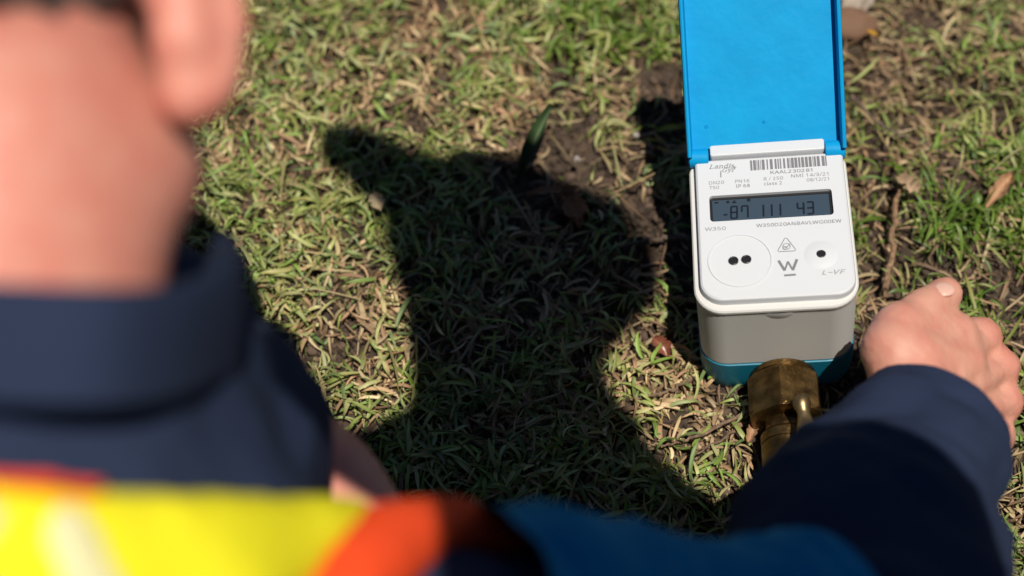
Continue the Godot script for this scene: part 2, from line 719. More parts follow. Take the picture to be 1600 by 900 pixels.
	# long thin runners wandering over the turf
	for i in 1900:
		var x := rng.randf_range(-0.60, 0.66)
		var z := rng.randf_range(-0.96, -0.05)
		if blocked(x, z) or x > 0.1 and x < 0.22 and z > -0.64 and z < -0.3:
			continue
		var c: Color = straws[rng.randi() % straws.size()].lerp(greens[rng.randi() % greens.size()], rng.randf() * rng.randf()) * rng.randf_range(0.6, 1.05)
		var len := rng.randf_range(0.028, 0.060)
		var bs := Basis(Vector3.UP, rng.randf() * TAU) * Basis(Vector3.RIGHT, -rng.randf_range(0.05, 0.45)) * Basis(Vector3.BACK, rng.randf_range(-0.6, 0.6)) * Basis.from_scale(Vector3(rng.randf_range(0.008, 0.015), 0.012, len))
		put(dead[rng.randi() % 10], bs, Vector3(x, ground_height(x, z) + rng.randf_range(0.003, 0.012), z), c)
	var gm := mat(Color.WHITE, 0.5)
	gm.vertex_color_use_as_albedo = true
	gm.backlight_enabled = true
	gm.backlight = Color(0.5, 0.55, 0.35)
	var dm := mat(Color.WHITE, 0.75)
	dm.vertex_color_use_as_albedo = true
	dm.backlight_enabled = true
	dm.backlight = Color(0.3, 0.25, 0.2)
	scatter("grass", "short green blades of the mown lawn", meshes, gm, bufs)
	scatter("dry_grass", "dry straw coloured clippings and dead blades among the lawn", meshes, dm, dead)
	# crumbs of soil in the bare places
	var crumb := MB.new()
	var sp := SphereMesh.new()
	sp.radial_segments = 7
	sp.rings = 4
	sp.radius = 0.5
	sp.height = 1.0
	var cm := crumple(ArrayMesh.new() if false else flat_copy(sp), fine_noise(2.2, 31), 0.28)
	var cb := PackedFloat32Array()
	for i in 9000:
		var x: float
		var z: float
		var b: Array = bare[rng.randi() % bare.size()]
		if rng.randf() < 0.7:
			x = b[0] + rng.randfn(0, 0.55) * b[2]
			z = b[1] + rng.randfn(0, 0.55) * b[3]
		else:
			x = rng.randf_range(-0.5, 0.6)
			z = rng.randf_range(-0.95, -0.2)
		if blocked(x, z): continue
		var s := 0.0012 + 0.0065 * pow(rng.randf(), 3.0)
		var t := rng.randf()
		var c := Color(0.04, 0.027, 0.018).lerp(Color(0.13, 0.085, 0.06), t * t)
		put(cb, Basis.from_euler(Vector3(rng.randf() * 6.0, rng.randf() * 6.0, rng.randf() * 6.0)) * Basis.from_scale(Vector3(s, s * 0.75, s * 1.2)), Vector3(x, ground_height(x, z) + s * 0.25, z), c)
	var km := mat(Color.WHITE, 0.95)
	km.vertex_color_use_as_albedo = true
	scatter("soil_crumbs", "loose crumbs of dark brown soil", [cm], km, [cb])

func fine_noise(freq: float, seed_: int) -> FastNoiseLite:
	var n := FastNoiseLite.new()
	n.seed = seed_
	n.frequency = freq
	n.fractal_octaves = 3
	return n

func flat_copy(m: Mesh) -> ArrayMesh:
	var a := m.surface_get_arrays(0)
	return MB.make(a[Mesh.ARRAY_VERTEX], a[Mesh.ARRAY_NORMAL], a[Mesh.ARRAY_INDEX], PackedColorArray())

# small things lying on the lawn
func twig(label: String, pts: Array, r: float, c: Color, seed_: int, group := "") -> void:
	var mb := MB.new()
	var n := fine_noise(220.0, seed_)
	var path := smooth_path(pts, 22)
	for i in path.size():
		path[i] += Vector3(n.get_noise_1d(i * 0.03), n.get_noise_1d(50 + i * 0.03) * 0.5, n.get_noise_1d(90 + i * 0.03)) * r * 1.6
	tube(mb, path, func(t: float, a: float) -> float: return r * (1.0 - 0.55 * t) * (1.0 + 0.3 * n.get_noise_2d(t * 0.08, a * 0.006)), 8)
	var m := mat(c, 0.85)
	varied(m, 0.45, seed_, 40.0, 0.02)
	var o := obj("twig", mb.commit(50), m)
	tag(o, label, "twig", group)

func leaf(called: String, label: String, category: String, at: Vector3, length: float, width: float, turn: float, tilt: float, curl: float, c: Color, seed_: int, ragged := 0.15, rough := 0.8) -> void:
	var vs := PackedVector3Array()
	var cs := PackedColorArray()
	var ix := PackedInt32Array()
	var n := fine_noise(1.0, seed_)
	var rows := 14
	var cols := 8
	for i in rows + 1:
		var t := float(i) / rows
		var w := width * 0.5 * pow(sin(PI * clampf(0.04 + 0.94 * t, 0, 1)), 0.65) * (1.0 + ragged * n.get_noise_1d(t * 9.0) * 2.0)
		for j in cols + 1:
			var s := (float(j) / cols) * 2.0 - 1.0
			var y := curl * width * (s * s - 0.2) + length * 0.10 * sin(t * PI) + ragged * width * 0.45 * n.get_noise_2d(t * 4.0, s * 3.0 + 9.0)
			vs.append(Vector3(s * w, y, (t - 0.5) * length))
			var v := 0.8 + 0.3 * n.get_noise_2d(t * 7.0 + 40.0, s * 7.0) + (0.18 if j == cols / 2 else 0.0) + 0.1 * ((j + i) % 2)
			cs.append(Color(c.r * v, c.g * v, c.b * v))
	for i in rows:
		for j in cols:
			var a := i * (cols + 1) + j
			ix.append_array([a, a + 1, a + cols + 2, a, a + cols + 2, a + cols + 1])
	var ns := PackedVector3Array()
	ns.resize(vs.size())
	for t in ix.size() / 3:
		var o0 := vs[ix[3 * t]]
		var f := (vs[ix[3 * t + 2]] - o0).cross(vs[ix[3 * t + 1]] - o0)
		for k in 3:
			ns[ix[3 * t + k]] += f
	for i in ns.size():
		ns[i] = ns[i].normalized()
	var m := mat(Color.WHITE, rough)
	m.vertex_color_use_as_albedo = true
	m.backlight_enabled = true
	m.backlight = Color(0.3, 0.3, 0.2)
	var o := obj(called, MB.make(vs, ns, ix, cs), m)
	o.transform = Transform3D(Basis(Vector3.UP, turn) * Basis(Vector3.RIGHT, tilt), at)
	tag(o, label, category)

func stone(label: String, at: Vector3, size: Vector3, c: Color, seed_: int) -> void:
	var sp := SphereMesh.new()
	sp.radial_segments = 20
	sp.rings = 12
	sp.radius = 0.5
	sp.height = 1.0
	var m := varied(mat(c, 0.85), 0.6, seed_, 30.0, 0.02)
	bumpy(m, noise_tex(0.03, 4, 256, true, 6.0, seed_ + 3), 30.0, 0.8)
	var o := obj("stone", crumple(flat_copy(sp), fine_noise(1.3, seed_), 0.35), m)
	o.transform = Transform3D(Basis(Vector3.UP, seed_ * 1.3) * Basis.from_scale(size), at)
	tag(o, label, "stone")

func build_litter() -> void:
	twig("brown twig standing beside the meter, right of its white face", [Vector3(0.2478, 0.0120, -0.5539), Vector3(0.2550, 0.0160, -0.5802), Vector3(0.2599, 0.0200, -0.6114), Vector3(0.2693, 0.0140, -0.6398), Vector3(0.2793, 0.0060, -0.6622)], 0.0023, tone(0.42, 0.25, 0.14), 5)
	twig("pale straw stalk poking out from the meter's left edge towards the shadow", [Vector3(0.1236, 0.0120, -0.5449), Vector3(0.1101, 0.0120, -0.5469), Vector3(0.0979, 0.0100, -0.5531), Vector3(0.0880, 0.0060, -0.5637)], 0.0016, tone(0.42, 0.27, 0.14), 7)
	twig("grey brown root lying crosswise in the soil left of the digital display", [Vector3(0.1268, 0.0120, -0.5969), Vector3(0.1083, 0.0130, -0.5941), Vector3(0.0866, 0.0120, -0.5917), Vector3(0.0563, 0.0080, -0.5855)], 0.0022, tone(0.24, 0.17, 0.12), 9)
	twig("thin dry runner across the sunny strip left of the brass nut", [Vector3(0.1521, 0.0120, -0.4640), Vector3(0.1287, 0.0140, -0.4503), Vector3(0.1042, 0.0120, -0.4414), Vector3(0.0907, 0.0060, -0.4422)], 0.0014, tone(0.33, 0.21, 0.14), 12, "dry runners")
	twig("thin dry runner below another one, ending by the brass barrel", [Vector3(0.1544, 0.0080, -0.4606), Vector3(0.1327, 0.0100, -0.4447), Vector3(0.1103, 0.0060, -0.4333)], 0.0013, tone(0.28, 0.18, 0.12), 13, "dry runners")
	twig("pale bent runner in the grass below the blue base of the meter", [Vector3(0.1173, 0.0100, -0.4882), Vector3(0.0978, 0.0140, -0.4758), Vector3(0.0757, 0.0080, -0.4730)], 0.0014, tone(0.36, 0.24, 0.15), 14, "dry runners")
	twig("long grey runner arching over the turf right of the blue lid", [Vector3(0.2440, 0.0120, -0.7177), Vector3(0.2599, 0.0140, -0.6929), Vector3(0.2804, 0.0120, -0.6802), Vector3(0.3075, 0.0060, -0.6706)], 0.0014, tone(0.25, 0.18, 0.13), 15, "dry runners")
	leaf("dry_leaf", "curled tan dead leaf in the grass above the fist, right of the twig", "leaf", Vector3(0.3340, 0.0200, -0.6285), 0.032, 0.010, 2.438, -0.2, 0.5, Color(0.42, 0.24, 0.13), 3, 0.25)
	leaf("dry_leaf", "crumpled orange brown leaf in the soil hollow at the top of the shadow", "leaf", Vector3(0.0410, 0.0080, -0.6224), 0.034, 0.014, 0.359, 0.1, 0.6, Color(0.42, 0.20, 0.10), 4, 0.5)
	leaf("dry_leaf", "flat brown leaf lying across the hollow beside the crumpled orange one", "leaf", Vector3(0.0266, 0.0100, -0.6329), 0.034, 0.007, 1.672, 0.0, 0.4, Color(0.30, 0.16, 0.09), 6, 0.3)
	leaf("dry_leaf", "glossy dark red brown leaf in the grass left of the meter body", "leaf", Vector3(0.0962, 0.0140, -0.5082), 0.016, 0.011, 0.6, 0.2, 0.4, Color(0.22, 0.075, 0.045), 8, 0.2, 0.35)
	leaf("dry_leaf", "pale tan husk stuck to the top of the brown twig", "leaf", Vector3(0.2719, 0.0200, -0.6295), 0.024, 0.011, 0.506, -0.2, 0.5, Color(0.42, 0.30, 0.19), 10, 0.5)
	leaf("dry_leaf", "cream coloured dry leaf in the sunny grass below the cap brim's shadow", "leaf", Vector3(-0.0925, 0.0200, -0.6188), 0.014, 0.010, 0.5, 0.2, 0.3, Color(0.55, 0.44, 0.27), 11, 0.3)
	leaf("dry_leaf", "brown leaf tip leaning on the brass barrel's left side", "leaf", Vector3(0.1516, 0.0160, -0.4493), 0.020, 0.007, 2.715, -0.4, 0.5, Color(0.40, 0.23, 0.13), 16, 0.3)
	leaf("broad_blade", "broad green blade, tinted dark for shade, standing over the hollow at the shadow's top edge", "grass blade", Vector3(0.0168, 0.0300, -0.6625), 0.056, 0.0095, 2.651, -0.55, 0.7, Color(0.045, 0.085, 0.03), 20, 0.08, 0.6)  # colour darkened for the shade the blade stands in
	leaf("broad_blade", "bright yellow green blade lying left of the blue lid's hinge", "grass blade", Vector3(0.1116, 0.0160, -0.6839), 0.020, 0.005, 1.729, 0.0, 0.4, Color(0.34, 0.36, 0.07), 21, 0.05, 0.45)
	leaf("round_leaf", "small round bright green leaf beside the curled tan leaf", "leaf", Vector3(0.3157, 0.0240, -0.6187), 0.008, 0.007, 0.3, 0.3, 0.2, Color(0.11, 0.19, 0.035), 22, 0.05, 0.45)
	leaf("petal", "tiny orange yellow petal in the soil right of the blue lid", "petal", Vector3(0.2634, 0.0200, -0.7693), 0.009, 0.004, 1.2, 0.2, 0.4, Color(0.42, 0.23, 0.02), 23, 0.2)
	stone("pale cream stone half hidden behind the lid's upper corner", Vector3(0.2580, 0.0120, -0.8071), Vector3(0.022, 0.02, 0.03), tone(0.62, 0.52, 0.42), 2)
	stone("brown clod of earth below the cream stone by the lid", Vector3(0.2543, 0.0080, -0.7848), Vector3(0.024, 0.022, 0.042), tone(0.27, 0.15, 0.09), 6)
	stone("tiny white pebble in the soil hollow at the shadow's top", Vector3(0.0455, 0.0080, -0.6641), Vector3(0.0045, 0.004, 0.004), tone(0.55, 0.50, 0.45), 9)
	stone("tiny white pebble left of the blue hinge beside the yellow green blade", Vector3(0.0878, 0.0120, -0.6819), Vector3(0.0045, 0.004, 0.004), tone(0.55, 0.5, 0.46), 11)

# ------------------------------------------------------------------ the water meter
func text_part(parent: Node3D, s: String, at: Vector3, cap: float, m: Material, turn := 0.0, align := HORIZONTAL_ALIGNMENT_LEFT, stretch := 1.0, italic := false, font := "Droid Sans") -> void:
	var t := TextMesh.new()
	var f := SystemFont.new()
	f.font_names = PackedStringArray([font])
	if italic:
		var fv := FontVariation.new()
		fv.base_font = f
		fv.variation_transform = Transform2D(Vector2(1, 0.28), Vector2(0, 1), Vector2.ZERO)
		t.font = fv
	else:
		t.font = f
	t.text = s
	t.font_size = 32
	t.pixel_size = cap / 23.0
	t.depth = 0.00012
	t.curve_step = 2.0
	t.horizontal_alignment = align
	t.vertical_alignment = VERTICAL_ALIGNMENT_CENTER
	var o := obj("lettering", t, m, parent)
	o.transform = Transform3D(Basis(Vector3.UP, turn) * Basis(Vector3.RIGHT, -PI / 2) * Basis.from_scale(Vector3(stretch, 1, 1)), at)

func flat_ring(mb: MB, c: Vector3, r0: float, r1: float, y0: float, y1: float, n := 40, a0 := 0.0, a1 := TAU) -> void:
	var rs := [PackedVector3Array(), PackedVector3Array(), PackedVector3Array(), PackedVector3Array()]
	for i in n + 1:
		var a := a0 + (a1 - a0) * i / n
		var d := Vector3(cos(a), 0, sin(a))
		rs[0].append(c + d * r0 + Vector3(0, y0, 0))
		rs[1].append(c + d * (r0 * 0.7 + r1 * 0.3) + Vector3(0, y1, 0))
		rs[2].append(c + d * (r0 * 0.3 + r1 * 0.7) + Vector3(0, y1, 0))
		rs[3].append(c + d * r1 + Vector3(0, y0, 0))
	mb.rows(rs, false)

func stroke(mb: MB, a: Vector2, b: Vector2, w: float, y: float) -> void:
	var d := (b - a).normalized() * 1.0
	var n := Vector2(-d.y, d.x) * w * 0.5
	var p := [a + n, b + n, b - n, a - n]
	var lo := PackedVector3Array()
	var hi := PackedVector3Array()
	for q in p:
		lo.append(Vector3(q.x, y - 0.0001, q.y))
		hi.append(Vector3(q.x, y + 0.0001, q.y))
	mb.rows([lo, hi])
	mb.fan(lo, true)
	mb.fan(hi)

func segments(mb: MB, ch: String, at: Vector2, w: float, h: float, y: float) -> void:
	var on: String = {"8": "abcdefg", "7": "abcf", "1": "bc", "4": "bcfg", "3": "abcdg", "-": "g"}[ch]
	var th := 0.0011
	var lean := -0.04 * h
	var g := 0.0001
	for s in on:
		var q: Array = {"a": [0, 0, 1, 0], "b": [1, 0, 1, 0.5], "c": [1, 0.5, 1, 1], "d": [0, 1, 1, 1], "e": [0, 0.5, 0, 1], "f": [0, 0, 0, 0.5], "g": [0, 0.5, 1, 0.5]}[s]
		var a := at + Vector2(q[0] * w + lean * q[1], q[1] * h)
		var b := at + Vector2(q[2] * w + lean * q[3], q[3] * h)
		var d := (b - a).normalized() * g
		stroke(mb, a + d, b - d, th, y)

func build_meter() -> void:
	var plastic := noise_tex(0.08, 3, 256, true, 2.0, 14)
	var white := bumpy(mat(tone(0.575, 0.60, 0.635), 0.45), plastic, 60.0, 0.10)
	var grey := bumpy(mat(tone(0.60, 0.60, 0.59), 0.48), plastic, 60.0, 0.12)
	var blue := bumpy(mat(tone(0.003, 0.31, 0.64), 0.5), plastic, 50.0, 0.10)
	blue.metallic_specular = 0.25
	blue.uv1_scale = Vector3.ONE * 6.0
	blue.albedo_texture = noise_tex(0.008, 5, 512, false, 1.0, 15, ramp(Color(0.88, 0.92, 0.94), Color.WHITE))
	var deep := bumpy(mat(tone(0.004, 0.15, 0.24), 0.42), plastic, 50.0, 0.10)
	var ink := mat(tone(0.17, 0.17, 0.185), 0.6)
	var pale_ink := mat(tone(0.24, 0.24, 0.255), 0.6)
	var black := mat(tone(0.015, 0.015, 0.017), 0.35)
	var t := thing("water_meter", "white digital water meter with its blue lid open, on a brass pipe", "water meter")
	t.transform = Transform3D(Basis.from_euler(Vector3(-0.0253, -0.0296, 0.1436)) * Basis.from_scale(Vector3.ONE * 1.014), Vector3(0.1694, 0.0185, -0.4823))
	var W := 0.0475
	var L := -0.111
	# blue lower half
	var mb := MB.new()
	prism(mb, round_rect(-W - 0.0002, W + 0.0002, L, 0.0002, [0.012, 0.012, 0.018, 0.018], 8), [Vector2(0.010, -0.0165), Vector2(0.006, -0.0155), Vector2(0.0025, -0.012), Vector2(0.0008, -0.006), Vector2(0, 0.002), Vector2(0, 0.0192), Vector2(0.0008, 0.0200)])
	obj("base", mb.commit(45), deep, t)
	# pale upper half with its bright lip
	mb = MB.new()
	prism(mb, round_rect(-W, W, L, 0, [0.008, 0.008, 0.017, 0.017], 8), [Vector2(0.0012, 0.0202), Vector2(0.0006, 0.021), Vector2(0.0004, 0.040), Vector2(0.0002, 0.075), Vector2(0, 0.0785), Vector2(-0.0006, 0.0795), Vector2(-0.0006, 0.0812), Vector2(0.0002, 0.0822), Vector2(0.0018, 0.0824)])
	obj("housing", mb.commit(30), grey, t)
	# shallow thumb notch under the lip
	mb = MB.new()
	var rs := []
	for i in 8:
		var u := float(i) / 7.0
		var r := PackedVector3Array()
		for j in 17:
			var a := PI * j / 16.0
			r.append(Vector3(0.001 + cos(a) * 0.0105 * (1.0 - u * 0.98), 0.0782 - sin(a) * 0.0085 * (1.0 - u * 0.98), -0.0005 + 0.0013 * sin(u * PI / 2)))
		rs.append(r)
	mb.rows(rs, false)
	obj("thumb_notch", mb.commit(60), grey, t)
	# raised face plate with the window cut into it
	mb = MB.new()
	var outer := round_rect(-W + 0.0030, W - 0.0012, L + 0.002, -0.0042, [0.003, 0.003, 0.012, 0.014], 8)
	var out_rings := []
	for q in [Vector2(0, 0.0815), Vector2(0, 0.0860), Vector2(0.0005, 0.0872), Vector2(0.0016, 0.0880)]:
		out_rings.append(ring3(inset(outer, q.x), q.y))
	mb.rows(out_rings)
	var win := round_rect(-0.0365, 0.0373, -0.0807, -0.0612, [0.0022, 0.0022, 0.0022, 0.0022], 4)
	var wc := Vector2(0.0004, -0.071)
	# join plate edge and window edge by common directions
	var top := inset(outer, 0.0016)
	var angs := []
	for lp in [top, win]:
		for q in lp:
			angs.append((q - wc).angle())
	angs.sort()
	var ro := PackedVector3Array()
	var ri := PackedVector3Array()
	var rd := PackedVector3Array()
	for a in angs:
		var d := Vector2(cos(a), sin(a))
		var hit := []
		for lp in [top, win]:
			var best := 0.0
			for i in lp.size():
				var e0: Vector2 = lp[i] - wc
				var e1: Vector2 = lp[(i + 1) % lp.size()] - wc
				var cr := d.cross(e1 - e0)
				if absf(cr) < 1e-12: continue
				var s := e0.cross(e1 - e0) / cr
				var u := e0.cross(d) / cr
				if s > 0.0 and u >= -1e-5 and u <= 1.00001:
					best = maxf(best, s)
			hit.append(wc + d * best)
		ro.append(Vector3(hit[0].x, 0.0880, hit[0].y))
		ri.append(Vector3(hit[1].x, 0.0880, hit[1].y))
		rd.append(Vector3(hit[1].x, 0.0852, hit[1].y))
	mb.rows([ro, ri, rd])
	obj("face_plate", mb.commit(25), white, t)
	# the display deep in the window
	var lcd := mat(tone(0.040, 0.062, 0.090), 0.30)
	mb = MB.new()
	prism(mb, inset(win, -0.001), [Vector2(0, 0.0835), Vector2(0, 0.0853)])
	var disp := obj("display", mb.commit(), lcd, t)
	mb = MB.new()
	prism(mb, inset(win, 0.0001), [Vector2(0, 0.0853), Vector2(0, 0.0858), Vector2(0.0016, 0.0858), Vector2(0.0016, 0.0853)], false, false)
	obj("window_shade_band", mb.commit(), black, disp)  # black band painted in for the shade of the window's recessed edge
	var seg := mat(tone(0.006, 0.010, 0.020), 0.4)
	mb = MB.new()
	var y := 0.0855
	segments(mb, "-", Vector2(-0.0282, -0.0717), 0.0025, 0.008, y)
	var xs := [-0.0235, -0.0170, -0.0040, 0.0010, 0.0062, 0.0165, 0.0222]
	for i in 7:
		segments(mb, "8711143"[i], Vector2(xs[i] - (0.0036 if "8711143"[i] == "1" else 0.0), -0.0735), 0.0036, 0.0088, y)
	obj("digits", mb.commit(), seg, disp)
	mb = MB.new()
	stroke(mb, Vector2(-0.0262, -0.0772), Vector2(-0.0244, -0.0772), 0.0017, y)
	stroke(mb, Vector2(-0.0226, -0.0766), Vector2(-0.0202, -0.0766), 0.0009, y)
	stroke(mb, Vector2(-0.0219, -0.0776), Vector2(-0.0209, -0.0776), 0.0012, y)
	stroke(mb, Vector2(-0.0136, -0.0778), Vector2(-0.0116, -0.0778), 0.0019, y)
	stroke(mb, Vector2(-0.0334, -0.0772), Vector2(-0.0310, -0.0772), 0.0010, y)
	obj("symbols", mb.commit(), seg, disp)
	# barcode
	mb = MB.new()
	var rng := RandomNumberGenerator.new()
	rng.seed = 99
	var bx := -0.0103
	while bx < 0.0362:
		var w: float = [0.0004, 0.0008, 0.0012, 0.0017][rng.randi() % 4]
		stroke(mb, Vector2(bx + w / 2, -0.1061), Vector2(bx + w / 2, -0.0983), w, 0.0881)
		bx += w + [0.0004, 0.0006, 0.0012][rng.randi() % 3]
	obj("barcode", mb.commit(), ink, t)
	y = 0.0881
	text_part(t, "KAAL230281", Vector3(0.0012, y, -0.0957), 0.0017, ink, 0, HORIZONTAL_ALIGNMENT_LEFT, 1.5)
	text_part(t, "Landis", Vector3(-0.0358, y, -0.1030), 0.0030, ink, 0, HORIZONTAL_ALIGNMENT_LEFT, 1.15, true, "Droid Serif")
	text_part(t, "Gyr", Vector3(-0.0282, y, -0.0998), 0.0030, ink, 0, HORIZONTAL_ALIGNMENT_LEFT, 1.1, true, "Droid Serif")
	text_part(t, "+", Vector3(-0.0212, y, -0.1015), 0.0032, ink)
	mb = MB.new()
	stroke(mb, Vector2(-0.0285, -0.0995), Vector2(-0.0287, -0.0945), 0.0006, y)
	obj("lettering", mb.commit(), ink, t)
	text_part(t, "DN20", Vector3(-0.0365, y, -0.0905), 0.0020, pale_ink, 0, HORIZONTAL_ALIGNMENT_LEFT, 1.2)
	text_part(t, "T50", Vector3(-0.0362, y, -0.0868), 0.0020, pale_ink, 0, HORIZONTAL_ALIGNMENT_LEFT, 1.2)
	text_part(t, "PN16", Vector3(-0.0205, y, -0.0905), 0.0020, pale_ink, 0, HORIZONTAL_ALIGNMENT_LEFT, 1.2)
	text_part(t, "IP 68", Vector3(-0.0200, y, -0.0868), 0.0020, ink, 0, HORIZONTAL_ALIGNMENT_LEFT, 1.2)
	text_part(t, "R / 250", Vector3(-0.0030, y, -0.0910), 0.0020, pale_ink, 0, HORIZONTAL_ALIGNMENT_LEFT, 1.2)
	text_part(t, "class 2", Vector3(-0.0030, y, -0.0873), 0.0020, pale_ink, 0, HORIZONTAL_ALIGNMENT_LEFT, 1.2)
	text_part(t, "NMI 14/3/21", Vector3(0.0372, y, -0.0920), 0.0019, pale_ink, 0, HORIZONTAL_ALIGNMENT_RIGHT, 1.3)
	text_part(t, "08/12/21", Vector3(0.0372, y, -0.0882), 0.0018, pale_ink, 0, HORIZONTAL_ALIGNMENT_RIGHT, 1.1)
	text_part(t, "W350", Vector3(-0.0400, y, -0.0557), 0.0024, pale_ink, 0, HORIZONTAL_ALIGNMENT_LEFT, 1.5)
	text_part(t, "W350D20ANBAVLWG00EW", Vector3(-0.0092, y, -0.0562), 0.0022, ink, 0, HORIZONTAL_ALIGNMENT_LEFT, 1.31)
	text_part(t, "L~VF", Vector3(0.0262, y, -0.0196), 0.0030, pale_ink, 0, HORIZONTAL_ALIGNMENT_LEFT, 1.5, true)
	# tick-in-triangle mark
	mb = MB.new()
	var tc := [Vector2(0.0077, -0.0452), Vector2(0.0034, -0.0372), Vector2(0.0120, -0.0372)]
	for i in 3:
		var c0 := Vector3(tc[i].x, 0, tc[i].y)
		var mid := Vector2(0.0077, -0.0399)
		var oa: float = (tc[i] - mid).angle()
		flat_ring(mb, c0, 0.0006, 0.0011, 0.0880, 0.0882, 12, oa - 1.05, oa + 1.05)
		var nx2: Vector2 = tc[(i + 1) % 3]
		var dd: Vector2 = (nx2 - tc[i]).normalized()
		var nn := Vector2(-dd.y, dd.x)
		if nn.dot(tc[i] - mid) < 0: nn = -nn
		stroke(mb, tc[i] + nn * 0.00085, nx2 + nn * 0.00085, 0.0005, y)
	flat_ring(mb, Vector3(0.0077, 0, -0.0400), 0.0019, 0.0024, 0.0880, 0.0882, 24)
	flat_ring(mb, Vector3(0.0067, 0, -0.0388), 0.0011, 0.0015, 0.0880, 0.0882, 18)
	stroke(mb, Vector2(0.0062, -0.0400), Vector2(0.0074, -0.0388), 0.0005, y)
	stroke(mb, Vector2(0.0074, -0.0388), Vector2(0.0098, -0.0416), 0.0005, y)
	obj("tick_mark", mb.commit(), pale_ink, t)
	# W mark with its bar
	mb = MB.new()
	stroke(mb, Vector2(0.0024, -0.0300), Vector2(0.0056, -0.0226), 0.0016, y)
	stroke(mb, Vector2(0.0056, -0.0228), Vector2(0.0078, -0.0290), 0.0011, y + 0.00002)
	stroke(mb, Vector2(0.0078, -0.0290), Vector2(0.0102, -0.0228), 0.0011, y + 0.00001)
	stroke(mb, Vector2(0.0102, -0.0226), Vector2(0.0132, -0.0302), 0.0016, y + 0.00003)
	stroke(mb, Vector2(0.0050, -0.0192), Vector2(0.0118, -0.0194), 0.0012, y)
	obj("letter_mark", mb.commit(), ink, t)
	# reading port: shallow ring and sockets, raised black discs in place of the dark of holes
	mb = MB.new()
	flat_ring(mb, Vector3(-0.0203, 0, -0.0316), 0.0180, 0.0192, 0.0878, 0.0886, 56)
	obj("port_ring", mb.commit(60), white, t)
	for q in [[-0.0240, -0.0315, 0.0030], [-0.0164, -0.0320, 0.0030], [0.0274, -0.0330, 0.0029]]:
		mb = MB.new()
		prism(mb, round_rect(q[0] - q[2], q[0] + q[2], q[1] - q[2], q[1] + q[2], [q[2], q[2], q[2], q[2]], 6), [Vector2(0, 0.0865), Vector2(0, 0.0887), Vector2(0.0003, 0.0889), Vector2(0.0007, 0.0888), Vector2(0.0009, 0.0884)])
		flat_ring(mb, Vector3(q[0] + 0.0002, 0, q[1] + 0.0002), 0.0007, 0.0011, 0.0883, 0.0886, 16, 3.6, 6.0)  # raised arc stands in for the gleam inside the hole
		obj("socket", mb.commit(50), black, t)
	# slightly domed button round the right socket
	mb = MB.new()
	rs = []
	for i in 7:
		var u := float(i) / 6.0
		var r := PackedVector3Array()
		for j in 32:
			var a := TAU * j / 32
			r.append(Vector3(0.0274 + cos(a) * lerpf(0.0105, 0.0028, u), 0.0879 + 0.0011 * sin(u * PI * 0.5), -0.0326 + sin(a) * lerpf(0.0105, 0.0028, u)))
		rs.append(r)
	mb.rows(rs)
	obj("button", mb.commit(60), white, t)
	# white hinge block
	mb = MB.new()
	bev_box(mb, Vector3(-0.0348, 0.068, L - 0.0165), Vector3(0.0358, 0.0905, L + 0.0012), 0.0014)
	obj("hinge_block", mb.commit(40), white, t)
	# lid, leaning back on its hinge
	var tilt := deg_to_rad(42.0)
	var lid_t := Transform3D(Basis(Vector3.RIGHT, Vector3(0, sin(tilt), -cos(tilt)), Vector3(0, cos(tilt), sin(tilt))), Vector3(0, 0.0845, L - 0.003))
	mb = MB.new()
	# floor: plan (x, -along), so z of the plan becomes -y of the lid
	var turn := Transform3D(Basis(Vector3.RIGHT, Vector3(0, 0, 1), Vector3(0, -1, 0)), Vector3.ZERO)
	var floor_loop := round_rect(-0.0474, 0.0474, -0.1075, -0.0050, [0.007, 0.007, 0.001, 0.001], 6)
	prism(mb, floor_loop, [Vector2(0.001, -0.0005), Vector2(0, 0.0005), Vector2(0, 0.0020)])
	mb.moved(turn, 0)
	# U-shaped rim swept round the floor
	var path := PackedVector2Array()
	path.append(Vector2(-0.0487, -0.0010))
	path.append(Vector2(-0.0487, -0.090))
	for i in 9:
		var a := PI + PI / 2 * i / 8.0
		path.append(Vector2(-0.0407, -0.1005) + Vector2(cos(a), sin(a)) * 0.008)
	for i in 9:
		var a := 1.5 * PI + PI / 2 * i / 8.0
		path.append(Vector2(0.0407, -0.1005) + Vector2(cos(a), sin(a)) * 0.008)
	path.append(Vector2(0.0487, -0.090))
	path.append(Vector2(0.0487, -0.0010))
	var prof := [Vector2(0, -0.001), Vector2(-0.0004, 0.0), Vector2(0, 0.0105), Vector2(0.0005, 0.0120), Vector2(0.0014, 0.0125), Vector2(0.0024, 0.0122), Vector2(0.0030, 0.0110), Vector2(0.0034, 0.0012), Vector2(0.0034, -0.001)]
	rs = []
	for i in path.size():
		var d := (path[mini(i + 1, path.size() - 1)] - path[maxi(i - 1, 0)]).normalized()
		var nn := Vector2(-d.y, d.x)
		var r := PackedVector3Array()
		for q in prof:
			var w2: Vector2 = path[i] + nn * q.x
			r.append(Vector3(w2.x, -w2.y, q.y))
		rs.append(r)
	mb.rows(rs)
	mb.fan(rs[0], true)
	mb.fan(rs[-1])
	var lid := obj("lid", mb.commit(35), blue, t)
	lid.transform = lid_t
	# hinge knuckles either side of the block
	for s in [-1, 1]:
		mb = MB.new()
		lathe(mb, [Vector2(0.0048, -0.0062), Vector2(0.0058, -0.0055), Vector2(0.0058, 0.0055), Vector2(0.0048, 0.0062)], 24)
		mb.moved(Transform3D(Basis(Vector3.UP, PI / 2), Vector3(0.0418 * s, -0.0005, 0.003)), 0)
		obj("hinge_knuckle", mb.commit(35), blue, lid)
	# latch block at the lid's far corner and moulding dots
	mb = MB.new()
	bev_box(mb, Vector3(0.030, 0.0022, -0.1052), Vector3(0.0448, 0.0115, -0.0985), 0.001)
	mb.moved(turn, 0)
	obj("latch", mb.commit(35), blue, lid)
